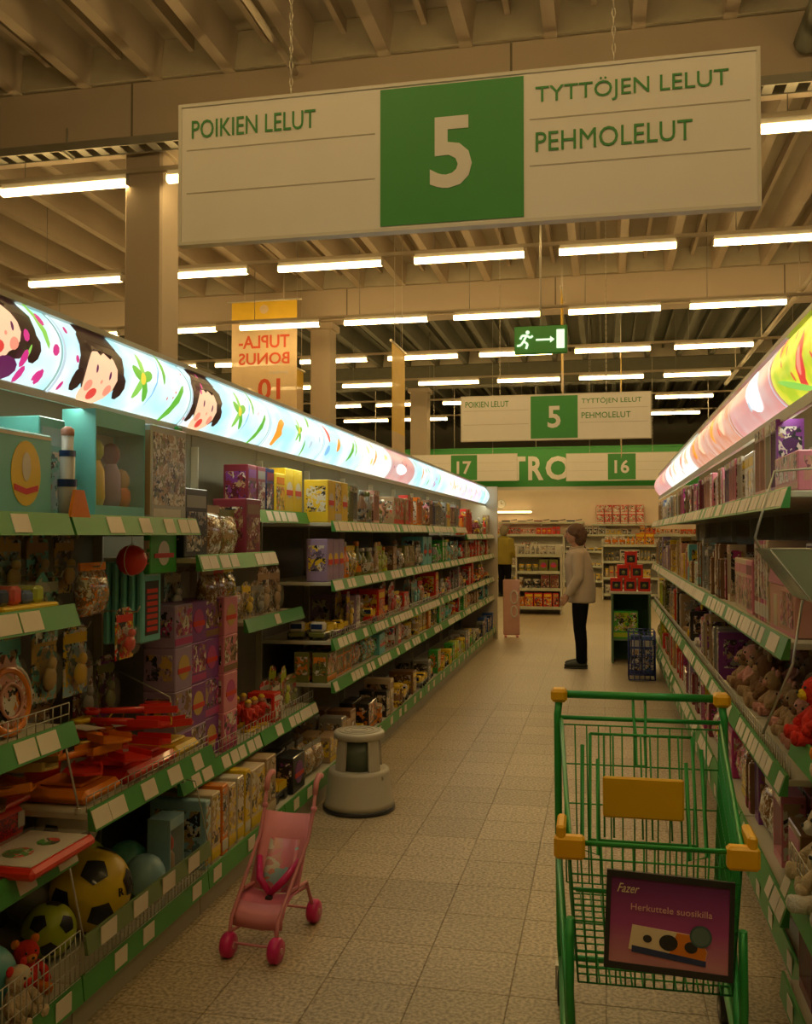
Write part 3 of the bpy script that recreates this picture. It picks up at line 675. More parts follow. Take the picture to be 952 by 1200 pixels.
@kind
def k_plush(s, c, a, sit):
    """sitting soft animal"""
    P = [('body', MB().ball((0, 0, s * .30), (s * .25, s * .22, s * .30), 14).ball((0, -s * .16, s * .26), (s * .16, s * .10, s * .18), 12).mesh('body', fur(c)), None)]
    hd = len(P); P.append(('head', MB().ball((0, -s * .04, s * .74), (s * .24, s * .21, s * .22), 14).mesh('head', fur(c)), None))
    for x in (-1, 1): P.append(('ear', MB().ball((x * s * .19, 0, s * .93), (s * .09, s * .05, s * .09), 10).mesh('ear', fur(a)), hd))
    P.append(('muzzle', MB().ball((0, -s * .22, s * .69), (s * .12, s * .09, s * .085), 10).mesh('muzzle', fur(a)), hd))
    P.append(('nose', MB().ball((0, -s * .31, s * .72), (s * .035, s * .02, s * .026), 8).mesh('nose', cm('black')), hd))
    for x in (-1, 1): P.append(('eye', MB().ball((x * s * .09, -s * .22, s * .80), s * .025, 8).mesh('eye', cm('black', .15)), hd))
    for x in (-1, 1):
        P.append(('arm', MB().tube([(x * s * .2, -s * .02, s * .48), (x * s * .32, -s * .10, s * .36), (x * s * .30, -s * .22, s * .26)], [s * .085, s * .08, s * .085], 8).ball((x * s * .30, -s * .24, s * .24), s * .085, 8).mesh('arm', fur(c)), None))
        P.append(('leg', MB().tube([(x * s * .14, -s * .06, s * .12), (x * s * .22, -s * .26, s * .10), (x * s * .25, -s * .38, s * .11)], [s * .12, s * .105, s * .11], 8).ball((x * s * .25, -s * .40, s * .115), (s * .09, s * .06, s * .11), 8).mesh('leg', fur(a if sit else c)), None))
    return P
@kind
def k_bucket(r, c, a):
    h = r * 1.9
    P = [('pail', MB().lathe([(r * .75, 0), (r, h), (r * .95, h), (r * .72, .006)], 16).mesh('pail', cm(c)), None), ('rim', MB().tube([(r * math.cos(t * PI / 8), r * math.sin(t * PI / 8), h) for t in range(16)], r * .05, 6, closed=True).mesh('rim', cm(c)), None),
         ('handle', MB().tube([(r * math.cos(t * PI / 8), -r * .35 * math.sin(t * PI / 8), h + r * .8 * math.sin(t * PI / 8)) for t in range(9)], r * .05, 6).mesh('handle', cm(a)), None)]
    return P
@kind
def k_spade(l, c, a):
    """sand spade lying flat, blade towards -Y"""
    P = [('blade', MB().prism([(-l * .15, -l * .5), (-l * .12, -l * .12), (l * .12, -l * .12), (l * .15, -l * .5), (0, -l * .56)], 'z', .008, .016).prism([(-l * .15, -l * .5), (-l * .165, -l * .48), (-l * .135, -l * .12), (-l * .12, -l * .12)], 'z', .008, .035).prism([(l * .15, -l * .5), (l * .165, -l * .48), (l * .135, -l * .12), (l * .12, -l * .12)], 'z', .008, .035).mesh('blade', cm(c)), None),
         ('shaft', MB().tube([(0, -l * .14, .018), (0, l * .36, .022)], [.014, .011], 8).mesh('shaft', cm(c)), None), ('grip', MB().tube([(0, l * .36, .022), (-.05, l * .42, .022), (-.05, l * .5, .022), (.05, l * .5, .022), (.05, l * .42, .022), (0, l * .36, .022)], .010, 6).mesh('grip', cm(a)), None)]
    return P
@kind
def k_ring(r, c, a):
    """upright round play ring with a disc in the middle"""
    T = Matrix.Translation((0, 0, r + .012))
    P = [('rim', MB().tube([T @ Vector((r * math.cos(t * PI / 10), 0, r * math.sin(t * PI / 10))) for t in range(20)], r * .14, 8, closed=True).mesh('rim', cm(c)), None),
         ('disc', MB().lathe([(r * .9, -.006), (r * .9, .006)], 20, T @ Matrix.Rotation(PI / 2, 4, 'X')).mesh('disc', am(c, a)), None), ('inner_rim', MB().tube([T @ Vector((r * .55 * math.cos(t * PI / 8), -.012, r * .55 * math.sin(t * PI / 8))) for t in range(16)], r * .06, 6, closed=True).mesh('inner_rim', cm(a)), None),
         ('crown', MB().prism([(-r * .5, r * 2.05), (-r * .45, r * 2.5), (-r * .2, r * 2.3), (0, r * 2.6), (r * .2, r * 2.3), (r * .45, r * 2.5), (r * .5, r * 2.05)], 'y', -.008, .008).mesh('crown', cm(a)), None)]
    return P
def put(name, parts, loc, rz, label, cat, group=None, tilt=(0, 0)):
    r = empty(name, loc, rz); r.rotation_euler[0], r.rotation_euler[1] = tilt
    os_ = []
    for p in parts:
        o = obj(p[0], p[1], r if p[2] is None else os_[p[2]], p[3] if len(p) > 3 else None); os_.append(o)
    tag(r, label, cat, group)
    return r
# ------------------------------------------------------------------ goods: filling the far shelves
NOUN = {'carton': ('toy_carton', 'toy carton', 'print', 'box'), 'window': ('doll_box', 'window box', 'trim', 'doll box'), 'blister': ('blister_pack', 'blister pack', 'card', 'blister pack'), 'pouch': ('toy_pouch', 'toy pouch', 'header', 'pouch'), 'canister': ('toy_canister', 'round tub', 'lid', 'tub'), 'bottle': ('bubble_bottle', 'plastic bottle', 'cap', 'bottle'), 'truck': ('toy_truck', 'toy truck', 'cab', 'toy truck'), 'figure': ('toy_figure', 'toy figure', 'hat', 'toy figure'), 'plush': ('plush_toy', 'plush animal', 'muzzle', 'plush toy'), 'book': ('picture_book', 'thin upright box', 'print', 'box')}
def make(kd, R, cols, hmax):
    c = R.choice(cols); a = R.choice([x for x in cols + ['white', 'yellow'] if x != c])
    if kd == 'carton':
        w_, h = R.choice([.11, .14, .17, .21]), min(hmax, R.choice([.16, .20, .24, .28])); d = R.choice([.10, .16, .22]); return k_carton(w_, d, h, c, a, R.choice([0, 0, 1, 1, 2])), w_, d, c, a
    if kd == 'book':
        w_, h = R.choice([.035, .05, .065]), min(hmax, R.choice([.22, .26, .30])); return k_carton(w_, .24, h, c, a, 1), w_, .24, c, a
    if kd == 'window':
        w_, h = R.choice([.10, .13, .17]), min(hmax, R.choice([.26, .30, .33])); return k_window(w_, .085, h, c, a, R.choice(cols)), w_, .085, c, a
    if kd == 'blister':
        w_, h = R.choice([.12, .15]), min(hmax, R.choice([.2, .24, .27])); return k_blister(w_, h, c, a), w_, .05, c, a
    if kd == 'pouch':
        w_, h = R.choice([.12, .15]), min(hmax, R.choice([.18, .22])); return k_pouch(w_, h, c, a), w_, .085, c, a
    if kd == 'canister':
        r, h = R.choice([.045, .055, .07]), min(hmax, R.choice([.14, .18, .22])); return k_canister(r, h, c, a), r * 2.08, r * 2.08, c, a
    if kd == 'bottle':
        r, h = R.choice([.032, .042]), min(hmax, R.choice([.2, .25])); return k_bottle(r, h, c, a), r * 2.05, r * 2.05, c, a
    if kd == 'truck':
        l = R.choice([.18, .22]); return k_truck(l, c, a), l, l * .6, c, a
    if kd == 'figure':
        h = min(hmax, R.choice([.17, .21])); return k_figure(h, c, a), h * .52, h * .5, c, a
    if kd == 'plush':
        s = min(hmax * .95, R.choice([.2, .25])); return k_plush(s, c, a, R.random() < .5), s * .82, s * .75, c, a
def fill(side, bi, ti, y0, y1, ztop, ufront, udepth, hmax, cols, kinds, seed, fill_p=.95, rows=1, nm=None):
    R = random.Random(seed); y = y0 + .012; n = 0
    X = (XB_L + ufront) if side > 0 else (XB_R - ufront)
    while y < y1 - .04:
        kd = R.choice(kinds); rep = R.choice([1, 2, 2, 3]) if kd in ('bottle', 'book', 'canister', 'figure') else R.choice([1, 1, 2])
        prt, w_, d, c, a = make(kd, R, cols, hmax)
        for q in range(rep):
            if y + w_ > y1 - .008:
                y += .03; break
            if R.random() < fill_p:
                nmz, noun, det, cat = NOUN[kd]
                dx = R.uniform(0, .03) + d / 2 + .006 + (0.04 if kd == 'plush' else 0)
                for rr in range(rows):
                    if dx + rr * (d + .02) + d / 2 > udepth: break
                    lb = '%s %s with %s %s, %s shelf %s, %s %s bay, %s along%s' % (c, noun, a, det, ORD[ti], 'down', 'left' if side > 0 else 'right', ORD[bi], ORD[min(n, 19)], ' behind' if rr else '')
                    put(nmz, prt, (X - side * (dx + rr * (d + .02)), y + w_ / 2, ztop), (RZ_L if side > 0 else RZ_R) + (0 if kd in ('book', 'window', 'carton') else R.uniform(-.12, .12)), lb, cat, '%ss on the %s row' % (noun, 'left' if side > 0 else 'right'))
                n += 1
            y += w_ + R.uniform(.004, .014)
    return
TOP_L = [['olive', 'tan', 'pink', 'grey', 'green'], ['olive', 'salmon', 'grey', 'brown'], ['salmon', 'red', 'orange', 'tan'], ['pink', 'yellow', 'orange', 'brown'], ['yellow', 'navy', 'grey', 'olive'], ['red', 'maroon', 'grey'], ['red', 'orange', 'tan'], ['red', 'maroon', 'brown'], ['olive', 'red', 'tan']]
MID_L = [['orange', 'yellow', 'brown', 'olive'], ['olive', 'lime', 'orange', 'tan'], ['brown', 'olive', 'tan', 'grey'], ['grey', 'teal', 'tan', 'black'], ['grey', 'silver', 'green'], ['grey', 'teal', 'red'], ['maroon', 'red', 'tan'], ['red', 'brown'], ['tan', 'olive', 'red']]
LOW_L = [['purple', 'grey', 'olive', 'lilac'], ['red', 'olive', 'tan'], ['red', 'tan', 'green', 'white'], ['grey', 'tan', 'red', 'teal'], ['red', 'grey', 'silver'], ['red', 'magenta', 'grey'], ['tan', 'red', 'brown'], ['red', 'orange', 'brown'], ['blue', 'red', 'tan']]
BOT_L = [['orange', 'grey', 'olive'], ['grey', 'green', 'olive', 'teal'], ['red', 'white', 'maroon'], ['orange', 'yellow', 'brown', 'tan'], ['green', 'teal', 'olive'], ['red', 'tan', 'teal'], ['tan', 'orange', 'green'], ['brown', 'red', 'tan'], ['blue', 'navy', 'teal']]
BAS_L = [['black', 'brown', 'grey', 'tan'], ['brown', 'cream', 'orange', 'black'], ['cream', 'maroon', 'brown', 'tan'], ['orange', 'black', 'grey', 'brown'], ['black', 'yellow', 'orange', 'green'], ['green', 'lime', 'black'], ['lime', 'green', 'grey'], ['navy', 'blue', 'grey'], ['navy', 'blue']]
for i in range(4, 13):
    a, b, k = LB[i] + .01, LB[i + 1] - .01, i - 4
    sh = LSH[i]
    tops = [1.98, sh[0][0], sh[1][0], sh[2][0], sh[3][0]]
    for ti, (s, cols, kds) in enumerate(zip(sh, (TOP_L[k], MID_L[k], LOW_L[k], BOT_L[k]), (['window', 'figure', 'bottle', 'window', 'carton'], ['bottle', 'carton', 'blister', 'pouch', 'bottle'], ['figure', 'carton', 'pouch', 'blister', 'truck'], ['carton', 'pouch', 'carton', 'canister']))):
        if k == 0 and ti == 0: continue
        if k == 0 and ti == 1: a2 = a + .42
        else: a2 = a
        fill(1, i, ti, a2, b, s[0] + .046, s[1] - .02, s[1] - .07, tops[ti] - s[0] - .075, cols, kds, 100 + i * 7 + ti, .95, 1 if s[0] > 1.1 or i > 8 else 2)
    fill(1, i, 4, a, b, .166, .545, .47, .34, BAS_L[k], ['carton', 'carton', 'truck', 'canister'], 300 + i, .95, 1 if i > 7 else 2)
TOP_R = [['maroon', 'purple', 'pink'], ['purple', 'white', 'pink', 'grey'], ['salmon', 'pink', 'white', 'tan'], ['magenta', 'maroon', 'brown'], ['magenta', 'brown', 'olive'], ['tan', 'white', 'grey'], ['grey', 'blue', 'white'], ['tan', 'grey']]
MID_R = [['pink', 'salmon', 'cream'], ['pink', 'maroon', 'cream', 'magenta'], ['maroon', 'grey', 'brown', 'tan'], ['teal', 'grey', 'brown'], ['yellow', 'gold', 'salmon'], ['gold', 'yellow', 'tan'], ['grey', 'lilac'], ['grey', 'tan']]
LOW_R = [['tan', 'brown', 'salmon'], ['tan', 'brown', 'salmon'], ['tan', 'purple', 'pink', 'grey'], ['black', 'purple', 'brown', 'pink'], ['grey', 'maroon', 'black', 'tan'], ['tan', 'red', 'grey'], ['tan', 'olive'], ['olive', 'lime']]
BOT_R = [['purple', 'magenta', 'brown', 'pink'], ['magenta', 'brown', 'pink'], ['pink', 'maroon', 'magenta'], ['maroon', 'pink', 'lilac'], ['magenta', 'maroon', 'red'], ['red', 'tan'], ['olive', 'red'], ['lime', 'olive']]
for i in range(8):
    a, b = RB[i] + .012, RB[i + 1] - .012
    for ti, (s, cols, kds) in enumerate(zip(FARR, (TOP_R[i], MID_R[i], LOW_R[i], BOT_R[i]), (['window', 'window', 'book', 'carton'], ['window', 'book', 'figure', 'carton'] if i else ['book', 'window'], ['plush', 'plush', 'plush'] if i < 2 else ['book', 'book', 'plush', 'window'], ['window', 'carton', 'book', 'pouch']))):
        if i == 0 and ti in (0, 1): continue
        fill(-1, i, ti, a, b, s[0] + .046, s[1] - .02, s[1] - .07, [2.0, 1.70, 1.2, .755][ti] - s[0] - .075, cols, kds, 500 + i * 7 + ti, .96, 1 if ti < 2 or i > 4 else 2)
    fill(-1, i, 4, a, b, .166, .52, .45, .14, BOT_R[i], ['carton', 'pouch', 'carton'], 700 + i, .96, 1)
# ------------------------------------------------------------------ goods: the near left units
def putL(name, prt, xf, y, z, lb, cat, grp=None, rz=0, tilt=(0, 0)): return put(name, prt, (xf, y, z), RZ_L + rz, lb, cat, grp, tilt)
def putR(name, prt, xf, y, z, lb, cat, grp=None, rz=0, tilt=(0, 0)): return put(name, prt, (xf, y, z), RZ_R + rz, lb, cat, grp, tilt)
# units are parents of their peg hooks
UNITS = [o for o in bpy.data.objects if o.name.startswith('shelving_unit') and o.parent is None]
UNITS_L = sorted([o for o in UNITS if o.location.x < 0], key=lambda o: o.location.y)
def hook(i, y, z, x1):
    u = UNITS_L[i]; m = MB().tube([(-2.168 + 2.2, y - u.location.y, z), (x1 + 2.2, y - u.location.y, z), (x1 + 2.21, y - u.location.y, z + .02)], .003, 5); m.build('peg_hook', WIRE, u)
ZT = 1.657
# teal box with a yellow oval emblem
def oval_box():
    w_, d, h = .34, .22, .26
    P = [('body', MB().bbox(-w_ / 2, w_ / 2, -d / 2, d / 2, 0, h, .006).mesh('body', cm('teal')), None)]
    y = -d / 2
    P.append(('oval', MB().lathe([(1, 0), (1, .002)], 24, Matrix.Translation((.03, y, h * .5)) @ Matrix.Rotation(PI / 2, 4, 'X') @ Matrix.Diagonal((.075, .10, 1, 1))).mesh('oval', cm('yellow')), None))
    P.append(('white_motif', MB().lathe([(1, .002), (1, .0035)], 14, Matrix.Translation((.03, y, h * .58)) @ Matrix.Rotation(PI / 2, 4, 'X') @ Matrix.Diagonal((.022, .045, 1, 1))).mesh('white_motif', cm('white')), None))
    P.append(('red_ribbon', MB().prism([(-.03, h * .30), (-.03, h * .37), (.03, h * .32), (.09, h * .37), (.09, h * .30), (.03, h * .25)], 'y', y - .0035, y - .002).mesh('red_ribbon', cm('red')), None))
    P.append(('cloud_print', MB().box(-w_ * .47, -w_ * .30, y - .0015, y, h * .55, h * .8).mesh('cloud_print', cm('skyblue')), None))
    P.append(('rim_strip', MB().box(-w_ * .48, w_ * .48, y - .0015, y, h * .93, h * .97).mesh('rim_strip', cm('white')), None))
    return P
putL('toy_carton', oval_box(), -1.84, 2.535, ZT, 'teal carton with yellow oval emblem and red ribbon, top left shelf', 'box')
def big_window(w_, d, h, c, figs):
    P = list(k_window(w_, d, h, c, 'silver', 'yellow')[:2]); P[0] = ('body', P[0][1], None)
    P = P[:1] + [('backing_card', MB().box(-w_ * .42, w_ * .42, d / 2 - .012, d / 2 - .0065, h * .13, h * .83).mesh('backing_card', cm('silver')), None)] + P[1:]
    for x, c1, c2, hh in figs:
        P.append(('figure_body', MB().lathe([(.03, h * .125), (.038, h * .2), (.036, h * .45 * hh), (.02, h * .55 * hh)], 10, Matrix.Translation((x, 0, 0))).mesh('figure_body', cm(c1)), None))
        P.append(('figure_head', MB().ball((x, 0, h * .64 * hh), (.036, .034, .045), 10).mesh('figure_head', cm(c2)), None))
    return P
putL('toy_carton', big_window(.36, .13, .385, 'teal', [(-.075, 'yellow', 'lime', 1.0), (.04, 'lilac', 'maroon', .98), (.115, 'orange', 'gold', .6)]), -1.80, 3.155, ZT, 'large teal window box with yellow and purple figures', 'box')
tp = k_carton(.15, .20, .33, 'teal', 'skyblue', 0); putL('toy_carton', tp, -1.89, 2.80, ZT, 'plain teal carton wedged between oval box and window box', 'box')
sp = [('barrel', MB().tube([(0, 0, .0), (0, 0, .10), (0, 0, .11), (0, 0, .20), (0, 0, .21), (0, 0, .27)], [.028, .03, .024, .025, .019, .02], 12).mesh('barrel', cm('silver')), None), ('ring_band', MB().lathe([(.032, .10), (.032, .125)], 12, None, False).lathe([(.027, .20), (.027, .22)], 12, None, False).mesh('ring_band', cm('navy')), None), ('cap', MB().lathe([(.022, .27), (.022, .29), (.01, .3)], 10).mesh('cap', cm('salmon')), None), ('stand', MB().prism([(-.05, 0), (.07, 0), (.03, .09), (-.02, .09)], 'y', -.045, -.033).mesh('stand', cm('orange')), None)]
putL('toy_telescope', sp, -1.735, 2.80, ZT, 'silver toy telescope on orange stand beside teal boxes', 'toy telescope')
an = [('body', MB().bbox(-.155, .155, -.05, .05, 0, .375, .005).mesh('body', cm('silver')), None), ('photo_print', MB().box(-.14, .14, -.052, -.05, .06, .345).mesh('photo_print', art('animal_print', [C['tan'], C['white'], C['brown'], C['grey'], (.5, .36, .25), C['black'], C['olive'], C['white']], 40)), None), ('title_strip', MB().box(-.14, .10, -.052, -.05, .012, .045).mesh('title_strip', cm('white')), None), ('side_print', MB().box(-.1565, -.155, -.045, .045, .02, .35).mesh('side_print', cm('tan')), None)]
putL('toy_carton', an, -1.77, 3.515, ZT, 'grey carton with brown animal photo, top shelf', 'box')
putL('toy_carton', k_carton(.05, .20, .40, 'green', 'yellow', 1), -1.86, 3.697 - .003, ZT, 'bright green thin box behind the animal carton', 'box')
putL('toy_carton', k_carton(.24, .03, .16, 'green', 'white', 2), -1.80, 3.60, 1.44, 'green card pack hanging under the animal carton', 'card pack'); hook(1, 3.60, 1.595, -1.79)
putL('toy_ball', [('ball', MB().ball((0, 0, .06), .06, 14).mesh('ball', cm('red', .2)), None), ('valve', MB().lathe([(.01, .118), (.01, .122)], 8).mesh('valve', cm('white')), None), ('net', MB().tube([(.061 * math.cos(t * PI / 8), 0, .06 + .061 * math.sin(t * PI / 8)) for t in range(16)], .002, 4, closed=True).mesh('net', cm('white')), None), ('net_loop', MB().tube([(0, 0, .12), (0, 0, .165)], .002, 4).mesh('net_loop', cm('white')), None)], -1.80, 3.36, 1.44, 'red ball in a net hanging under the window box', 'ball'); hook(1, 3.36, 1.60, -1.79)
# hanging cards
def hang(i, y, ztop, x, w_, h, c, a, lb, kd='blister', rz=0, tilt=(0, 0)):
    prt = k_blister(w_, h, c, a) if kd == 'blister' else k_pouch(w_, h, c, a)
    putL('blister_pack' if kd == 'blister' else 'toy_pouch', prt, x, y, ztop - h, lb, 'blister pack' if kd == 'blister' else 'pouch', 'hanging packs of the near left units', rz, tilt)
    if tilt == (0, 0): hook(i, y, ztop - .015, x + .03)
HG = [(0, 2.50, 1.60, -1.95, .14, .20, 'teal', 'olive'), (0, 2.67, 1.60, -1.97, .13, .20, 'grey', 'tan'), (1, 2.86, 1.60, -1.97, .14, .21, 'skyblue', 'gold'), (1, 3.03, 1.60, -1.97, .13, .21, 'teal', 'tan'), (1, 3.20, 1.60, -1.97, .13, .22, 'grey', 'gold'),
      (0, 2.47, 1.29, -1.98, .13, .24, 'skyblue', 'grey'), (0, 2.62, 1.29, -1.96, .13, .25, 'teal', 'lime'), (1, 2.84, 1.28, -1.95, .13, .26, 'grey', 'teal'), (1, 3.00, 1.28, -1.92, .15, .27, 'teal', 'gold'), (1, 3.20, 1.27, -1.92, .16, .27, 'skyblue', 'yellow'), (1, 3.39, 1.10, -2.0, .14, .24, 'maroon', 'grey'), (1, 3.56, 1.10, -2.0, .14, .25, 'purple', 'olive'), (1, 3.0, .98, -2.05, .14, .2, 'olive', 'grey'), (1, 3.17, .98, -2.05, .14, .2, 'grey', 'tan')]
for n, (i, y, z, x, w_, h, c, a) in enumerate(HG): hang(i, y, z, x, w_, h, c, a, '%s hanging blister pack with %s toy, %s left unit, hook %s from viewer' % (c, a, 'nearest' if i == 0 else 'second', ORD[n]))
# deck of teal packs with a red lettered panel
for q in range(5):
    P = [('card', MB().bbox(-.085, .085, -.012, .012, 0, .33, .006).mesh('card', cm('teal')), None), ('dark_panel', MB().box(-.055, .06, -.0135, -.012, .03, .25).mesh('dark_panel', cm('black')), None), ('header', MB().box(-.06, .06, -.0135, -.012, .27, .31).mesh('header', cm('skyblue')), None)]
    P += [('red_glyph', MB().box(-.045 + (k % 2) * .004, .048, -.015, -.0135, .045 + k * .026, .062 + k * .026).mesh('red_glyph', cm('red')), None) for k in range(7)]
    putL('card_pack', P, -1.83 - .03 * q, 3.56 - .012 * q, 1.16, 'teal card pack with red lettered dark panel, %s from the front of its deck' % ORD[q], 'card pack', 'deck of teal packs')
hook(1, 3.55, 1.475, -1.80)
hang(1, 3.07, 1.50, -1.80, .17, .19, 'grey', 'orange', 'clear pouch pack with orange and purple toy sticking out', 'pouch'); hang(1, 3.20, 1.33, -1.72, .13, .19, 'yellow', 'red', 'yellow and red pack tilted forward over the tray', 'blister')
hang(1, 2.92, 1.47, -1.86, .13, .24, 'teal', 'silver', 'slim teal pack just right of the nearest shelf end', 'blister')
hang(2, 4.03, 1.44, -1.93, .17, .21, 'skyblue', 'white', 'pale blue card hanging beside the teal deck', 'blister')
for k, y in enumerate((4.20, 4.37, 4.54)): hang(2, y, 1.44, -1.86 - .02 * k, .14, .22, ['brown', 'tan', 'olive'][k], ['tan', 'red', 'yellow'][k], '%s toy pouch hanging under the second left shelf edge, %s' % (['brown', 'tan', 'olive'][k], ['nearest', 'middle', 'farthest'][k]), 'pouch')
# the yellow tray with blocks
P = [('tray', MB().bbox(-.14, .14, -.09, .09, 0, .022, .006).mesh('tray', cm('yellow')), None), ('film', MB().bbox(-.13, .13, -.08, .08, .022, .085, .02).mesh('film', CLEAR), None)]
for k, (x, c_, h) in enumerate(((-.09, 'navy', .06), (-.03, 'red', .07), (.03, 'blue', .05), (.085, 'lime', .065))): P.append(('block', MB().bbox(x - .025, x + .025, -.06, .05, .0225, .0225 + h * .8, .01).mesh('block', cm(c_)), None))
putL('toy_set', P, -1.775, 2.54, 1.367, 'yellow tray of navy, red and lime blocks under clear film', 'toy set')
P = [('tray', MB().bbox(-.08, .08, -.09, .09, 0, .02, .006).mesh('tray', cm('orange')), None), ('leafy_toy', MB().ball((0, -.02, .06), (.06, .05, .045), 10).ball((.03, .03, .07), (.04, .04, .04), 8).mesh('leafy_toy', cm('lime')), None), ('red_toy', MB().bbox(-.06, -.01, .02, .07, .0205, .085, .012).mesh('red_toy', cm('red')), None)]
putL('toy_set', P, -1.80, 2.352, 1.367, 'orange tray with lime and red toys at the photo edge', 'toy set')
# upright ring toys
putL('ring_toy', k_ring(.095, 'orange', 'salmon'), -1.745, 2.53, .992, 'orange round ring toy with crown on the nearest shelf', 'ring toy', None, 0, (-.12, 0))
putL('ring_toy', k_ring(.088, 'white', 'teal'), -1.82, 2.655, .992, 'white round ring toy behind the orange one', 'ring toy', None, 0, (-.12, 0))
putL('ring_toy', k_ring(.088, 'gold', 'orange'), -1.80, 2.36, .992, 'gold ring toy at the photo edge', 'ring toy', None, 0, (-.12, 0))
# sand toys: third nearest shelf and the tray
ZS = .612
P = [('tray', MB().bbox(-.17, .17, -.12, .12, 0, .035, .012).mesh('tray', cm('red')), None), ('white_sheet', MB().bbox(-.15, .15, -.10, .10, .035, .038, .001).mesh('white_sheet', cm('white')), None), ('printed_shapes', MB().lathe([(.045, .038), (.045, .0395)], 12, Matrix.Translation((-.05, .01, 0))).lathe([(.035, .038), (.035, .0395)], 12, Matrix.Translation((.06, -.02, 0))).mesh('printed_shapes', am('green', 'red')), None), ('lid_film', MB().bbox(-.155, .155, -.105, .105, .0385, .05, .006).mesh('lid_film', CLEAR), None)]
putL('toy_set', P, -1.70, 2.565, ZS + .004, 'flat red tray set with white printed sheet on shelf edge', 'toy set')
putL('sand_basket', [('basket', MB().bbox(-.16, .16, -.09, .09, 0, .13, .03).mesh('basket', cm('red')), None), ('slot_strip', MB().box(-.13, .13, -.0915, -.0895, .04, .10).mesh('slot_strip', art('slots', [C['maroon'], C['red'], C['maroon'], C['red']], 60)), None), ('buckle', MB().bbox(.10, .135, -.096, -.09, .05, .10, .004).mesh('buckle', cm('silver')), None), ('rim', MB().bbox(-.168, .168, -.098, .098, .125, .14, .006).mesh('rim', cm('red')), None)], -1.93, 2.60, ZS, 'red slotted plastic basket behind the flat red tray', 'basket')
for k in range(9):
    c_ = ['orange', 'orange', 'brown', 'orange', 'green', 'orange', 'gold', 'orange', 'brown'][k]
    putL('sand_spade', k_spade(.36, c_, 'orange'), -1.86 - .03 * (k % 3), 2.34 + .045 * k, ZS + .143 + .017 * k, '%s sand spade in the heap over the red basket, %s layer up' % (c_, ORD[k]), 'sand spade', 'orange spade heap', -.9 + .55 * (k % 4), (.05 * (k % 3 - 1), .06))
ZB = .708
sd = [(3.02, -1.78, 'red', 0), (3.15, -1.76, 'red', 1), (3.30, -1.80, 'red', 2), (3.45, -1.78, 'red', 3), (2.90, -1.76, 'orange', 4), (3.58, -1.80, 'yellow', 5), (3.08, -1.80, 'orange', 6), (3.25, -1.78, 'red', 7), (3.40, -1.82, 'red', 8)]
P = [('mould', MB().bbox(-.20, .20, -.14, .14, 0, .05, .02).mesh('mould', cm('red')), None), ('ridge', MB().bbox(-.15, .15, -.09, .09, .05, .065, .01).mesh('ridge', cm('red')), None), ('hang_tag', MB().bbox(-.05, .06, -.035, .035, .0655, .068, .0008).mesh('hang_tag', cm('white')), None)]
putL('sand_mould', P, -1.79, 3.27, ZB, 'wide red sand mould with white hang tag in the wire tray', 'sand mould')
putL('sand_mould', [('mould', MB().bbox(-.11, .11, -.13, .13, 0, .045, .02).mesh('mould', cm('yellow')), None), ('ridge', MB().bbox(-.07, .07, -.08, .08, .045, .058, .01).mesh('ridge', cm('yellow')), None)], -1.79, 3.59, ZB, 'yellow sand mould at the far end of the wire tray', 'sand mould')
putL('sand_mould', [('mould', MB().bbox(-.12, .12, -.13, .13, 0, .045, .02).mesh('mould', cm('orange')), None), ('ridge', MB().bbox(-.07, .07, -.08, .08, .045, .058, .01).mesh('ridge', cm('orange')), None)], -1.79, 2.93, ZB, 'orange sand mould at the near end of the wire tray', 'sand mould')
for k, (y, x, c_, q) in enumerate(sd):
    prt = list(k_spade(.34, c_, ['orange', 'yellow', 'red'][k % 3]))
    if k in (3, 6): prt.append(('hang_tag', MB().bbox(-.04, .04, -.02, .13, .037, .040, .0008).mesh('hang_tag', cm('white')), None))
    putL('sand_spade', prt, x, y, ZB + .072 + .014 * k, '%s sand spade on the tray pile, %s from the bottom%s' % (c_, ORD[k], ', white tag' if k in (3, 6) else ''), 'sand spade', 'tray spade pile', -1.1 + .6 * (k % 5), (.04 * (k % 3 - 1), .04))
putL('sand_bucket', k_bucket(.075, 'red', 'orange'), -1.98, 3.05, ZB, 'red bucket standing at the back of the wire tray', 'bucket'); putL('sand_bucket', k_bucket(.07, 'red', 'yellow'), -1.95, 3.50, ZB, 'red bucket at the far back corner of the wire tray', 'bucket')
wf = empty('wire_divider', (-1.66, 2.76, .70)); MB().tube([(0, 0, .02), (-.05, 0, .22), (-.40, 0, .34)], .004, 6).build('wire', WIRE, wf); MB().bbox(-.01, .006, -.008, .008, 0, .02, .002).build('foot', WIRE, wf); tag(wf, 'bent wire divider at the near end of the tray', 'wire divider')
wf = empty('wire_divider', (-1.70, 3.735, .546)); MB().tube([(-.06, 0, .02), (-.12, 0, .36), (-.40, 0, .48)], .004, 6).build('wire', WIRE, wf); MB().bbox(-.075, -.05, -.008, .008, 0, .02, .002).build('foot', WIRE, wf); tag(wf, 'bent wire divider before the purple boxes', 'wire divider')
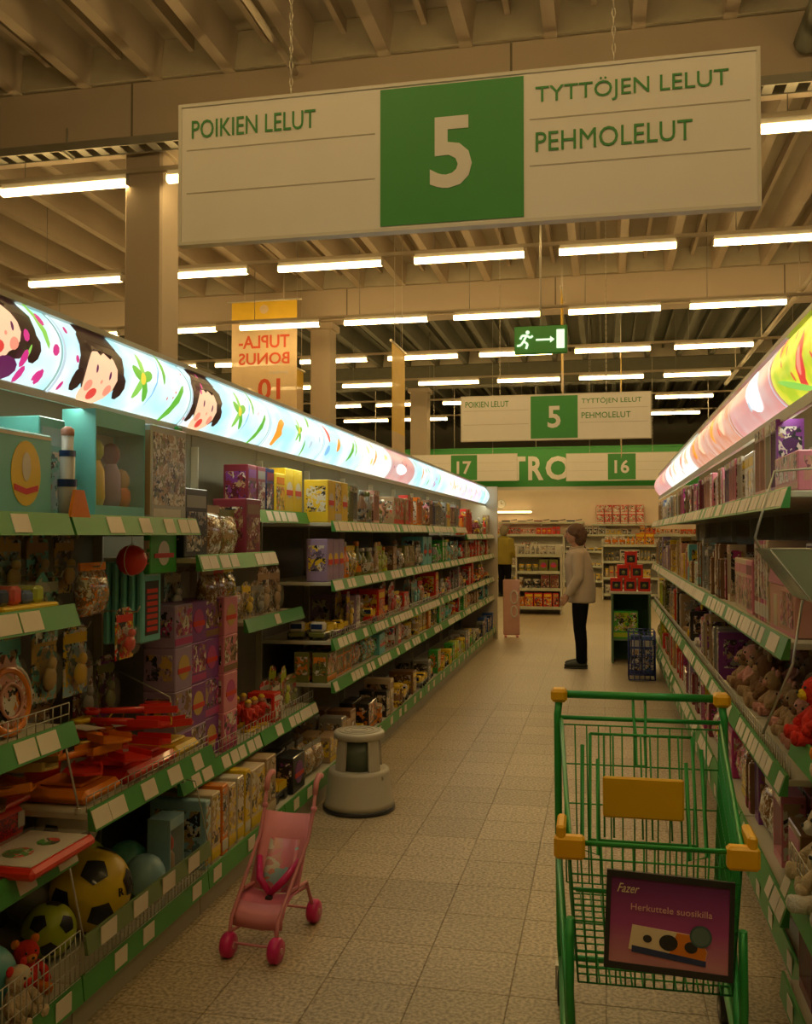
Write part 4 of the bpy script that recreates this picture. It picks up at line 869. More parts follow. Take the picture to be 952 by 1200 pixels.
# base bins: balls
ICO = [Vector(v).normalized() for a in (-1, 1) for b in (-1.618, 1.618) for v in ((0, a, b), (a, b, 0), (b, 0, a))]
def ball_thing(loc, r, c, patch_c, lb, letters=None, rot=(0, 0, 0)):
    o = empty('play_ball', loc); o.rotation_euler = rot
    MB().ball((0, 0, 0), r, 24).build('skin', cm(c, .3), o)
    if patch_c:
        for v in ICO:
            q = v.to_track_quat('Z', 'Y').to_matrix().to_4x4(); R_ = [(0, 0, 1)]; pts = []
            vs = [q @ Vector((0, 0, r * 1.006))]
            for rr_ in (.2, .36):
                for j in range(15):
                    c0, c1 = [Vector((math.cos(2 * PI * (j // 3 + e_) / 5), math.sin(2 * PI * (j // 3 + e_) / 5), 0)) for e_ in (0, 1)]
                    e2 = (c0 + (c1 - c0) * (j % 3) / 3) * rr_
                    vs.append(q @ (Vector((e2.x, e2.y, 1)).normalized() * r * 1.012))
            vs[0] = vs[0] * 1.006
            fs = [(0, 1 + j, 1 + (j + 1) % 15) for j in range(15)] + [(1 + j, 16 + j, 16 + (j + 1) % 15, 1 + (j + 1) % 15) for j in range(15)]
            m = MB(); m.add(vs, fs, True); m.build('pentagon', cm(patch_c), o)
    tag(o, lb, 'ball', 'balls in the bottom bins')
    if letters:
        for k, ch in enumerate(letters):
            an_ = math.radians(130 - k * 42); d = Vector((1.0, .50 * math.cos(an_) - .25, .50 * math.sin(an_) + .25)).normalized()
            me = text_mesh(ch, cm('black'), h=.028); t_ = obj('letter', me, o, tuple(d * (r + .001)))
            t_.rotation_mode = 'QUATERNION'; t_.rotation_quaternion = (Vector((-d.x, -d.y, -d.z))).to_track_quat('Y', 'Z')
    return o
bz = .168
ball_thing((-1.83, 3.13, bz + .145), .145, 'yellow', 'black', 'big yellow football with black pentagons and letters', 'RTEL', (.2, .35, .3))
ball_thing((-1.85, 2.90, bz + .09), .09, 'lime', 'black', 'smaller lime football left of the yellow one', None, (.4, .1, 0))
ball_thing((-2.04, 3.40, bz + .115), .115, 'lime', None, 'lime ball low at the back of the ball bin')
ball_thing((-2.00, 3.25, bz + .33), .115, 'white', 'black', 'white football with black pentagons on top of the bin', None, (.2, .3, .6))
ball_thing((-2.05, 3.12, bz + .11), .108, 'grey', None, 'grey ball half hidden behind the yellow football')
ball_thing((-1.79, 3.46, bz + .082), .082, 'skyblue', None, 'pale blue ball nearest the bin rail')
ball_thing((-1.93, 3.58, bz + .085), .085, 'teal', None, 'teal ball behind the pale blue one')
ball_thing((-1.83, 2.52, bz + .10), .10, 'teal', None, 'teal ball in the nearest wire bin')
ball_thing((-2.0, 2.35, bz + .11), .11, 'green', 'red', 'green ball with red patches at the photo edge')
putL('toy_carton', big_window(.13, .10, .27, 'skyblue', [(0, 'tan', 'red', .9)]), -1.78, 3.625, bz, 'pale blue window pack with red topped figure in the ball bin', 'box')
for k, (y, x, c_, a_) in enumerate(((2.36, -1.76, 'red', 'white'), (2.66, -1.78, 'red', 'orange'), (2.50, -1.70, 'cream', 'red'), (2.24, -1.80, 'brown', 'orange'), (2.62, -1.93, 'olive', 'brown'))):
    putL('plush_toy', k_plush(.17, c_, a_, k % 2), x, y, bz, '%s soft toy with %s muzzle in the nearest wire bin' % (c_, a_), 'plush toy', 'soft toys in the nearest bin', rz=.5 * (k - 2))
def bin_front(y0, y1, x, z0, z1, rail, lb):
    o = empty('wire_bin_front', (x, y0, 0)); m = MB(); wires(m, (0, .01, z0), (0, y1 - y0 - .02, 0), (0, 0, z1 - z0), int((y1 - y0) / .028), 3, .0022); m.build('grid', WIRE, o)
    for yy in (.004, y1 - y0 - .004):
        m = MB(); m.tube([(0, yy, z1), (-.06, yy, z1 + .26), (-.42, yy, z1 + .30)], .003, 5); m.build('side_wire', WIRE, o)
    if rail:
        p = MB().prism([(.003, z1 - .045), (.015, z1 - .045), (.006, z1 + .015), (-.004, z1 + .015)], 'y', .004, y1 - y0 - .004).build('price_rail', mat('bin_rail', (.16, .24, .10), .4), o)
        for i in range(4): obj('price_tag', tagn, p, (.0125, (i + .6) * (y1 - y0) / 4.4, z1 - .015))
    tag(o, lb, 'wire bin')
bin_front(2.75, 3.72, -1.632, .195, .30, True, 'wire bin front with price tags before the footballs'); bin_front(1.79, 2.74, -1.632, .195, .345, False, 'open wire grid before the nearest bottom bin')
# unit C: bag, purple boxes, cream books
putL('toy_pouch', k_pouch(.19, .235, 'brown', 'tan'), -1.80, 4.10, 1.502, 'tall brown bag of toy animals standing on the second shelf edge', 'pouch'); putL('toy_pouch', k_pouch(.19, .22, 'tan', 'olive'), -1.81, 4.31, 1.502, 'tan bag of toy animals right of the brown bag', 'pouch')
putL('toy_carton', k_carton(.24, .18, .30, 'black', 'grey', 0), -1.85, 3.86, 1.502, 'dark carton left of the brown toy bag', 'box'); putL('toy_carton', k_carton(.2, .18, .28, 'maroon', 'brown', 0), -1.85, 4.55, 1.502, 'maroon carton right of the tan toy bag', 'box')
for r_ in range(4):
    for c_ in range(4):
        base = ['lilac', 'purple', 'purple', 'pink'][c_] if r_ else ['purple', 'lilac', 'purple', 'pink'][c_]
        putL('toy_carton', k_carton(.172, .15, .186, base, ['magenta', 'brown', 'gold', 'magenta'][(r_ + c_) % 4], 1 if (r_ + c_) % 2 else 2), -1.88 - .012 * ((r_ * 3 + c_) % 3), 3.84 + .177 * c_, .547 + .187 * r_, '%s small carton with printed front, stack %s from the viewer, %s layer up' % (base, ORD[c_], ORD[r_]), 'box', 'stacked purple boxes')
for k, (y, w_, c_) in enumerate(((3.80, .05, 'skyblue'), (3.885, .09, 'cream'), (3.985, .06, 'orange'), (4.07, .08, 'cream'), (4.17, .075, 'white'), (4.26, .06, 'yellow'), (4.40, .18, 'cream'), (4.58, .14, 'tan'))):
    putL('toy_carton', k_carton(w_, .26, .29 + .01 * (k % 3), c_, ['gold', 'cream', 'white'][k % 3] if c_ not in ('cream', 'white') else 'yellow', 1), -1.80, y, bz, '%s upright box behind the pink stroller, %s of its row' % (c_, ORD[k]), 'box', 'upright boxes on the base shelf')
# unit D
for k, (y, c_, a_) in enumerate(((4.79, 'maroon', 'purple'), (4.93, 'maroon', 'grey'), (5.07, 'navy', 'maroon'))): putL('toy_carton', k_carton(.13, .14, .25, c_, a_, 0), -1.93, y, 1.727, '%s carton with %s print left of the yellow cartons, %s' % (c_, a_, ORD[k]), 'box', 'dark cartons under the light')
for k in range(3): putL('toy_carton', k_carton(.155, .16, .27 if k else .23, 'yellow', ['orange', 'white', 'white'][k], [0, 2, 2][k]), -1.93, 5.215 + .162 * k, 1.727, 'yellow carton high under the fascia, %s from the dark cartons' % ORD[k], 'box', 'yellow cartons under the light')
for k in range(3): putL('toy_carton', k_carton(.15, .16, .27, 'yellow', 'white', [2, 1, 2][k]), -1.78, 5.755 + .158 * k, 1.677, 'yellow carton with white emblem at the top shelf start, %s' % ORD[k], 'box', 'yellow cartons on the top shelf')
fill(1, 4, 0, 6.24, LB[5] - .01, 1.677, .505, .45, .28, ['olive', 'tan', 'grey'], ['window'], 77)
for k in range(3): putL('toy_carton', k_carton(.125, .14, .27, 'lilac', 'yellow', 2), -1.77, 5.735 + .13 * k, 1.302, 'lilac carton with yellow round emblem, %s on second shelf' % ORD[k], 'box', 'lilac cartons')
fill(1, 3, 1, LB[3] + .02, LB[4] - .02, 1.137, .31, .26, .3, ['green', 'tan', 'brown', 'grey'], ['pouch', 'carton', 'blister'], 78)
fill(1, 3, 2, LB[3] + .02, LB[4] - .02, .547, .40, .35, .42, ['olive', 'brown', 'red', 'lime'], ['blister', 'figure', 'blister', 'carton'], 79, .95, 2)
fill(1, 3, 3, LB[3] + .02, LB[4] - .02, bz, .53, .46, .27, ['purple', 'olive', 'tan', 'grey', 'black'], ['figure', 'pouch', 'truck', 'carton'], 80, .95, 2)
# ------------------------------------------------------------------ goods: the near right units
putR('toy_carton', k_carton(.42, .20, .135, 'pink', 'salmon', 1), .73, 3.52, 1.747, 'wide low pink carton on the near right top shelf', 'box')
for k, (y, c_, a_) in enumerate(((3.40, 'maroon', 'purple'), (3.56, 'purple', 'maroon'))): putR('doll_box', k_window(.15, .085, .29, c_, a_, 'magenta'), .90, y, 1.747, '%s doll box behind the wide pink carton, %s' % (c_, ['nearer', 'farther'][k]), 'doll box')
for k, (y, c_, a_) in enumerate(((3.82, 'purple', 'white'), (3.95, 'white', 'silver'), (4.08, 'salmon', 'pink'), (4.21, 'salmon', 'white'))): putR('doll_box', k_window(.12, .10, .29, c_, a_, ['magenta', 'lilac', 'pink', 'salmon'][k]), .69, y, 1.747, '%s window doll box with %s trim beyond the pink carton' % (c_, a_), 'doll box')
def house_box():
    P = [('walls', MB().bbox(-.24, .24, -.10, .10, 0, .17, .004).mesh('walls', cm('salmon')), None), ('gable_roof', MB().prism([(-.25, .171), (.25, .171), (.13, .29), (-.13, .29)], 'y', -.105, .105).mesh('gable_roof', cm('pink')), None), ('picture', MB().box(-.02, .21, -.1015, -.1, .03, .15).mesh('picture', am('salmon', 'magenta')), None), ('door', MB().box(-.16, -.09, -.1015, -.1, .01, .13).mesh('door', cm('cream')), None), ('base_strip', MB().box(-.24, .24, -.1015, -.1, 0, .012).mesh('base_strip', cm('pink')), None), ('handle', MB().tube([(-.05, 0, .29), (-.04, 0, .315), (.04, 0, .315), (.05, 0, .29)], .007, 6).mesh('handle', cm('white')), None)]
    return P
putR('doll_house', house_box(), .73, 3.62, 1.247, 'salmon and pink gabled doll house box on near right shelf', 'doll house')
for k, (y, c_) in enumerate(((3.93, 'cream'), (4.0, 'pink'), (4.07, 'magenta'), (4.14, 'salmon'), (4.21, 'maroon'))): putR('toy_carton', k_carton(.058, .24, .33, c_, 'white', 1), .75, y, 1.247, '%s tall thin carton standing beyond the doll house' % c_, 'box')
putR('toy_carton', k_carton(.05, .20, .30, 'cream', 'gold', 1), .93, 3.40, 1.247, 'cream thin carton behind the near end of doll house', 'box')
# clear scoop tray at the near end
ACR = mat('acrylic', (.30, .34, .22), .12, var=0, clear=.35)
o = empty('acrylic_scoop_tray', (.60, 2.95, 1.40))
prof = [(-.115, .155), (0.0, 0.0), (.34, 0.0), (.34, .155)]
MB().prism(prof, 'y', 0, .006).build('end_plate', ACR, o); MB().prism(prof, 'y', .294, .30).build('end_plate', ACR, o)
MB().prism([(-.115, .155), (0, 0), (.008, .004), (-.107, .157)], 'y', .006, .294).build('front_plate', ACR, o); MB().box(.008, .34, .006, .294, 0, .005).build('base_plate', ACR, o)
MB().tube([(-.115, .003, .157), (.34, .003, .157)], .004, 6).build('top_lip', WIRE, o); MB().tube([(-.115, .003, .155), (0, .003, 0), (.34, .003, 0)], .0035, 6).build('edge_lip', WIRE, o)
MB().tube([(.0, .15, -.002), (-.03, .15, -.20), (-.12, .15, -.42)], .004, 6).build('support_wire', WIRE, o); MB().tube([(-.115, .2, .155), (-.13, .2, .19), (-.07, .2, .40), (.2, .2, .42), (.5, .2, .42)], .004, 6).build('hanger_wire', WIRE, o)
tag(o, 'smoky clear scoop tray jutting out at right edge', 'tray')
P = [('body', MB().ball((0, 0, .05), (.05, .1, .045), 10).mesh('body', cm('orange')), None), ('fin', MB().prism([(-.02, .08), (.02, .08), (0, .12)], 'y', -.01, .01).mesh('fin', cm('yellow')), None)]
put('small_toy', P, (.76, 3.10, 1.406), .4, 'small orange toy lying in the smoky tray', 'toy')
# plush bins
PL = [('red', 'yellow', .64, 3.15, .947, .22), ('yellow', 'red', .80, 3.10, .947, .22), ('orange', 'yellow', .66, 2.92, .947, .20), ('red', 'orange', .80, 2.84, .947, .22), ('brown', 'tan', .90, 3.0, .947, .22), ('tan', 'cream', .62, 2.72, .947, .2),
      ('cream', 'white', .66, 3.12, .507, .27), ('cream', 'white', .62, 2.88, .507, .25), ('white', 'cream', .82, 3.02, .507, .28), ('cream', 'tan', .64, 2.64, .507, .25), ('tan', 'cream', .84, 2.75, .507, .26)]
for k, (c_, a_, x, y, z, s) in enumerate(PL): putR('plush_toy', k_plush(s, c_, a_, k % 2), x + .02, y, z, '%s plush animal with %s muzzle, %s bin at right edge, %s' % (c_, a_, 'upper' if z > .7 else 'lower', ORD[k]), 'plush toy', 'plush animals in the near right bins', rz=.4 * math.sin(k * 2.1))
for k, (y, c_, a_) in enumerate(((3.12, 'maroon', 'purple'), (2.93, 'purple', 'pink'), (2.74, 'maroon', 'magenta'), (2.55, 'purple', 'maroon'))): putR('doll_box', k_window(.18, .12, .27, c_, a_, 'maroon'), .66, y, bz, '%s doll box on the base at lower right edge, %s from far' % (c_, ORD[k]), 'doll box')
# ------------------------------------------------------------------ kick stool
o = empty('kick_stool', (-1.412, 5.36, 0)); STL = mat('stool_plastic', (.50, .47, .38), .45, var=.05)
MB().lathe([(.205, .0), (.212, .004), (.212, .022), (.205, .026)], 32).build('rubber_skirt', cm('black'), o)
MB().lathe([(.206, .0265), (.196, .05), (.180, .215), (.176, .232), (.150, .236), (.146, .2355)], 32).build('lower_drum', STL, o)
MB().lathe([(.118, .2365), (.112, .41)], 24).build('inner_core', mat('stool_core', (.10, .13, .09), .35), o)
for k in range(4):
    a0 = PI / 4 + k * PI / 2 + .15
    rings = []
    for z, r_ in ((.2362, .150), (.41, .136)):
        rings.append([Vector((r_ * math.cos(a), r_ * math.sin(a), z)) for a in [a0 - .28 + j * .14 for j in range(5)]] + [Vector(((r_ - .018) * math.cos(a), (r_ - .018) * math.sin(a), z)) for a in [a0 + .28 - j * .14 for j in range(5)]])
    MB().ring_loft(rings, True, False).build('pillar', STL, o)
MB().lathe([(.138, .4105), (.148, .418), (.150, .442), (.143, .452), (.12, .454)], 32).build('top_step', STL, o)
tm_ = MB()
for k in range(3): tm_.tube([((.05 + .035 * k) * math.cos(t * PI / 12), (.05 + .035 * k) * math.sin(t * PI / 12), .4555) for t in range(24)], .002, 4, closed=True)
tm_.build('tread_rings', PLINTH, o)
for k in range(2): MB().lathe([(.012, -.004), (.012, .004)], 10, Matrix.Translation((.178 * math.cos(-.5 + k * 2.6), .178 * math.sin(-.5 + k * 2.6), .20)) @ Matrix.Rotation(PI / 2, 4, 'X')).build('bolt', PLINTH, o)
tag(o, 'round cream kick step stool standing by the left shelves', 'step stool')
# ------------------------------------------------------------------ doll pushchairs
PKM = mat('pink_tube', (.66, .24, .28), .35, var=.05); PKF = mat('pink_fabric', (.62, .16, .24), .6, var=.2, scale=20); PKL = mat('pale_pink_fabric', (.74, .27, .33), .65, var=.1); MAG = mat('magenta_plastic', (.62, .02, .16), .3, var=.08)
def pushchair(loc, rz, lb, s=1.0, fabric=True):
    o = empty('doll_pushchair', loc, rz); o.scale = (s, s, s)
    wx, yf, yr = .095, -.19, .19          # half width, front and rear axle (front is -Y)
    wm = MB().lathe([(.018, -.021), (.038, -.021), (.046, -.012), (.046, .012), (.038, .021), (.018, .021)], 16, Matrix.Rotation(PI / 2, 4, 'Y')).mesh('wheel', MAG)
    hb = MB().lathe([(.012, -.027), (.012, .027)], 10, Matrix.Rotation(PI / 2, 4, 'Y')).mesh('hub', PKM)
    for x in (-wx, wx):
        for y in (yf, yr):
            for e_ in (-.0,):
                wv = obj('wheel', wm, o, (x, y, .046)); obj('hub', hb, wv)
        MB().tube([(x, yf, .045), (x * .98, yf + .02, .14), (x * 1.1, .10, .36), (x * 1.12, .155, .46), (x * 1.12, .175, .54)], .0075, 8).build('frame_tube', PKM, o)
        MB().tube([(x, yr, .045), (x * .98, .11, .19), (x * .98, -.06, .21)], .0075, 8).build('rear_leg', PKM, o)
        MB().tube([(x * 1.12, .170, .52), (x * 1.12, .185, .565), (x * 1.12, .215, .585), (x * 1.12, .24, .578)], .012, 8).build('handle_grip', mat('pink_grip', (.70, .26, .28), .4), o)
        MB().ball((x * 1.12, .157, .465), .014, 8).build('joint_knob', PKL, o)
    MB().tube([(-wx, yf, .055), (wx, yf + .0, .055)], .005, 6).build('front_axle', PKM, o); MB().tube([(-wx, yr, .055), (wx, yr, .055)], .005, 6).build('rear_axle', PKM, o)
    MB().tube([(-wx, yf + .008, .09), (wx * .98, .12, .17)], .006, 6).build('cross_brace', PKM, o); MB().tube([(wx, yf + .008, .09), (-wx * .98, .12, .17)], .006, 6).build('cross_brace', PKM, o)
    # sling: back and seat in one sagging sheet with thickness
    def sheet(rows, nx, half, sag, thick, u0=-1, u1=1):
        vs = []; fs = []
        for side_ in (0, 1):
            for (y, z, ny, nz) in rows:
                for i in range(nx + 1):
                    u = u0 + (u1 - u0) * i / nx; dpt = sag * (1 - u * u)
                    vs.append((u * half, y + ny * (dpt + side_ * thick), z + nz * (dpt + side_ * thick)))
        n, m_ = len(rows), nx + 1; K = n * m_
        for r_ in range(n - 1):
            for i in range(nx):
                a = r_ * m_ + i; fs.append((a, a + 1, a + m_ + 1, a + m_)); fs.append((K + a, K + a + m_, K + a + m_ + 1, K + a + 1))
        for i in range(nx): fs.append((i, K + i, K + i + 1, i + 1)); a = (n - 1) * m_ + i; fs.append((a, a + 1, K + a + 1, K + a))
        for r_ in range(n - 1): a = r_ * m_; fs.append((a, a + m_, K + a + m_, K + a)); a += nx; fs.append((a, K + a, K + a + m_, a + m_))
        m = MB(); m.add(vs, fs, True); return m
    back = [(.148, .45, .9, -.42), (.10, .36, .9, -.42), (.045, .26, .9, -.42), (.005, .195, .6, -.7)]
    sb = sheet(back, 10, .103, .035, .004).build('sling_back', PKL, o)
    sheet([(y - .003, z + .001, a, b) for y, z, a, b in back[1:]], 6, .103, .035, .0015, -.62, .62).build('printed_panel', art('sling_print', [C['pink'], C['salmon'], C['white'], C['pink'], C['skyblue'], C['pink'], (.6, .3, .3)], 24), sb)
    seat = [(.005, .195, .3, -.9), (-.06, .195, .1, -1), (-.115, .175, -.1, -1), (-.135, .145, -.4, -.8)]
    sheet(seat, 10, .103, .028, .004).build('sling_seat', PKF, o)
    sheet([(-.105, .186, -.1, -1), (-.142, .155, -.4, -.8), (-.150, .105, -.8, -.2)], 8, .103, .012, .004).build('front_apron', PKL, o)
    for x in (-1, 1): MB().tube([(x * .085, .06, .29), (x * .05, -.015, .235), (0, -.03, .185)], [.013, .015, .012], 8, sx=1).build('harness_strap', MAG, o)
    MB().bbox(-.013, .013, -.05, -.03, .165, .18, .003).build('buckle', cm('black'), o)
    MB().tube([(0, -.02, .165), (0, -.07, .09), (0, -.10, .075)], .006, 6).build('crotch_strap', PKL, o)
    tag(o, lb, 'pushchair')
    return o
pushchair((-1.29, 3.565, 0), math.radians(-4), 'pink doll pushchair standing on the aisle floor', 1.02)
pp = empty('pink_display_panel', (-1.42, 14.72, 0), .1)  # unidentified pink object, built as a plain upright display panel
MB().bbox(-.13, .13, 0, .03, .03, .90, .03).build('board', mat('panel_pink', (.62, .36, .30), .6), pp)
for z, r_ in ((.62, .10), (.40, .085)): MB().tube([(.04 + r_ * .55 * math.cos(t * PI / 8), -.006, z + r_ * math.sin(t * PI / 8)) for t in range(16)], .012, 6, closed=True).build('white_loop', cm('white'), pp)
for x in (-.09, .09): MB().bbox(x - .02, x + .02, -.08, .11, 0, .03, .006).build('foot', PKM, pp)
tag(pp, 'pink upright display panel with white loops at far end of left row', 'display panel')
# ------------------------------------------------------------------ shopping trolley
CG = mat('trolley_green', (.03, .32, .06), .35, .2, var=.05); CYL = mat('trolley_yellow', (.85, .46, .01), .4, var=.05)
ct = empty('shopping_trolley', (.115, 3.30, 0), math.radians(.6))
hw, fw = .262, .215              # half widths rear, front
ZR, ZFr, YF = .965, .80, -.80    # rear rim, front rim height, front y
bz0, bz1 = .40, .415             # basket floor rear / front
# frame
for s in (-1, 1):
    MB().tube([(s * .268, .03, 1.045), (s * .275, .0, .98), (s * .272, -.02, .60), (s * .268, -.02, .22), (s * .262, -.03, .14)], .0125, 8).build('rear_post', CG, ct)
    MB().tube([(s * .262, -.03, .16), (s * .24, -.50, .16), (s * .215, -.74, .20), (s * .205, -.80, .17)], .0125, 8).build('base_tube', CG, ct)
    MB().tube([(s * .272, -.02, .50), (s * .235, -.50, .36), (s * .212, -.74, .22)], .0115, 8).build('support_tube', CG, ct)
    MB().tube([(s * fw, YF + .015, .60), (s * (fw + .002), YF + .02, .40), (s * .205, -.80, .19)], .0115, 8).build('front_leg', CG, ct)
    MB().bbox(s * .27 - .028, s * .27 + .028, -.005, .06, 1.02, 1.065, .01).build('handle_end', CYL, ct)
    for y, x in ((-.03, .262), (-.80, .205)):
        fk = MB().box(s * x - .022, s * x - .018, y - .015, y + .03, .06, .125).box(s * x + .018, s * x + .022, y - .015, y + .03, .06, .125).box(s * x - .022, s * x + .022, y - .015, y + .03, .125, .14).build('caster_fork', WIRE, ct)
        MB().lathe([(.045, -.014), (.062, -.014), (.062, .014), (.045, .014)], 20, Matrix.Translation((s * x, y + .01, .062)) @ Matrix.Rotation(PI / 2, 4, 'Y')).build('wheel', cm('black'), fk)
        MB().lathe([(.03, -.016), (.03, .016)], 14, Matrix.Translation((s * x, y + .01, .062)) @ Matrix.Rotation(PI / 2, 4, 'Y')).build('hub', WIRE, fk)
MB().tube([(-.25, .03, 1.045), (.25, .03, 1.045)], .0135, 10).build('handle_bar', CG, ct)
MB().tube([(-.275, -.0, .97), (.275, -.0, .97)], .008, 6).build('rear_rim', CG, ct)
MB().tube([(-.262, -.03, .165), (.262, -.03, .165)], .010, 6).build('axle_tube', CG, ct)
MB().tube([(-.215, -.74, .205), (.215, -.74, .205)], .010, 6).build('front_cross_tube', CG, ct)
def quad_wires(name, a, b, c, d, nu, nv, r=.0024, rim=.0065):
    """a-b lower edge, d-c upper edge"""
    a, b, c, d = map(Vector, (a, b, c, d)); m = MB()
    for i in range(nu + 1):
        t_ = i / nu; m.tube([a.lerp(b, t_), d.lerp(c, t_)], r, 4)
    for j in range(nv + 1):
        t_ = j / nv; m.tube([a.lerp(d, t_), b.lerp(c, t_)], r * 1.1, 4)
    return m.build(name, CG, ct)
quad_wires('front_grid', (-.195, YF + .06, bz1), (.195, YF + .06, bz1), (fw, YF, ZFr), (-fw, YF, ZFr), 16, 9)
for s in (-1, 1): quad_wires('side_grid', (s * .235, -.03, bz0), (s * .195, YF + .06, bz1), (s * fw, YF, ZFr), (s * hw, -.015, ZR), 30, 7)
quad_wires('floor_grid', (-.235, -.03, bz0), (.235, -.03, bz0), (.195, YF + .06, bz1), (-.195, YF + .06, bz1), 14, 14)
quad_wires('rear_gate', (-.245, -.035, .42), (.245, -.035, .42), (.255, -.02, .95), (-.255, -.02, .95), 13, 4)
m = MB(); m.tube([(-hw, -.015, ZR), (-fw, YF, ZFr), (fw, YF, ZFr), (hw, -.015, ZR)], .0075, 8); m.build('top_rim', CG, ct)
m = MB(); m.tube([(-.2, YF + .012, .675), (.2, YF + .012, .675)], .006, 6); m.build('front_bar', CG, ct)
for s in (-1, 1):
    MB().bbox(s * fw - .04, s * fw + .04, YF - .018, YF + .02, ZFr - .042, ZFr + .018, .008).bbox(s * (fw + .022) - .012, s * (fw + .022) + .012, YF - .015, YF + .10, ZFr - .03, ZFr + .045, .006).build('corner_bumper', CYL, ct)
# child seat: inner frame and folding yellow panel
cs = MB()
cs.tube([(-.165, -.06, .93), (-.165, -.20, .62), (.165, -.20, .62), (.165, -.06, .93)], .006, 6)
for x in (-.12, -.09, .0, .03, .09, .12): cs.tube([(x, -.065, .93), (x, -.20, .63)], .003, 4)
cs.tube([(-.165, -.06, .93), (.165, -.06, .93)], .005, 6)
cs.build('child_seat_frame', CG, ct)
MB().bbox(-.125, .125, -.225, -.21, .70, .83, .006).build('child_seat_panel', CYL, ct)
m = MB(); m.tube([(-.19, -.10, .90), (-.19, -.24, .60), (-.14, -.24, .585), (-.14, -.12, .86)], .0065, 6); m.build('seat_loop', CG, ct)
m = MB(); m.tube([(.19, -.10, .90), (.19, -.24, .60), (.14, -.24, .585), (.14, -.12, .86)], .0065, 6); m.build('seat_loop', CG, ct)
m = MB(); m.tube([(-.02, .03, 1.03), (-.02, .0, .985), (-.015, -.05, .93), (-.015, -.10, .84), (.015, -.10, .84), (.015, -.05, .93), (.02, .0, .985), (.02, .03, 1.03)], .005, 6); m.build('coin_lock_loop', CG, ct)
# advertising frame on the front
af = empty('advert_frame', (.028, YF - .012, .492)); af.parent = ct; af.rotation_euler = (math.radians(-5), math.radians(2.5), 0)
bl = cm('black')
m = MB()
for a in ((-.158, .158, -.008, .006, -.004, .012), (-.158, .158, -.008, .006, .222, .238), (-.158, -.146, -.008, .006, .012, .222), (.146, .158, -.008, .006, .012, .222)): m.box(*a)
m.build('border', bl, af)
def grad_mat():
    m = bpy.data.materials.new('advert_print'); m.use_nodes = True; nt = m.node_tree; b = nt.nodes['Principled BSDF']; b.inputs['Roughness'].default_value = .3
    tc = nt.nodes.new('ShaderNodeTexCoord'); sp_ = nt.nodes.new('ShaderNodeSeparateXYZ'); nt.links.new(tc.outputs['Object'], sp_.inputs[0])
    mp = nt.nodes.new('ShaderNodeMapRange'); mp.inputs['From Min'].default_value = .01; mp.inputs['From Max'].default_value = .225; nt.links.new(sp_.outputs['Z'], mp.inputs['Value'])
    r = nt.nodes.new('ShaderNodeValToRGB'); r.color_ramp.elements[0].color = (.62, .28, .30, 1); r.color_ramp.elements[1].color = (.13, .02, .14, 1)
    e_ = r.color_ramp.elements.new(.45); e_.color = (.40, .07, .26, 1)
    nt.links.new(mp.outputs[0], r.inputs[0]); nt.links.new(r.outputs[0], b.inputs['Base Color']); return m
MB().box(-.146, .146, -.004, .004, .012, .222).build('print', grad_mat(), af)
GOLDT = mat('advert_gold', (.82, .68, .45), .5, var=0)
obj('script_logo', text_mesh('Fazer', GOLDT, w=.055, h=.022, shear=.4, extrude=.0004), af, (-.103, -.0055, .196))
obj('headline', text_mesh('Herkuttele suosikilla', mat('advert_rose', (.78, .45, .42), .5, var=0), w=.20, h=.016, extrude=.0004), af, (.005, -.0055, .152))
pkp = MB().prism([(-.098, .048), (.088, .030), (.095, .062), (.075, .098), (-.09, .108)], 'y', -.0062, -.0042).build('pack_picture', GOLDT, af)
MB().prism([(.0, .04), (.088, .031), (.094, .062), (.075, .097), (.02, .1)], 'y', -.0068, -.0062).build('pack_orange', cm('orange'), af)
MB().prism([(-.09, .042), (.092, .026), (.092, .040), (-.09, .058)], 'y', -.0072, -.0062).build('pack_band', cm('navy'), af)
for x, z, r_ in ((-.052, .078, .011), (.0, .074, .023), (.055, .069, .016)): MB().lathe([(1, 0), (1, .001)], 16, Matrix.Translation((x, -.0072, z)) @ Matrix.Rotation(PI / 2, 4, 'X') @ Matrix.Diagonal((r_, r_ * .85, 1, 1))).build('chocolate_picture', cm('black'), af)
MB().lathe([(.027, 0), (.027, .001)], 20, Matrix.Translation((.078, -.0078, .098)) @ Matrix.Rotation(PI / 2, 4, 'X')).build('round_sticker', mat('sticker', (.06, .12, .12), .4), af)
MB().lathe([(.022, 0), (.022, .0006)], 20, Matrix.Translation((.078, -.0089, .098)) @ Matrix.Rotation(PI / 2, 4, 'X')).build('sticker_face', mat('sticker_f', (.11, .18, .16), .4), af)
tag(ct, 'green wire shopping trolley with yellow corners and purple advert', 'shopping trolley')
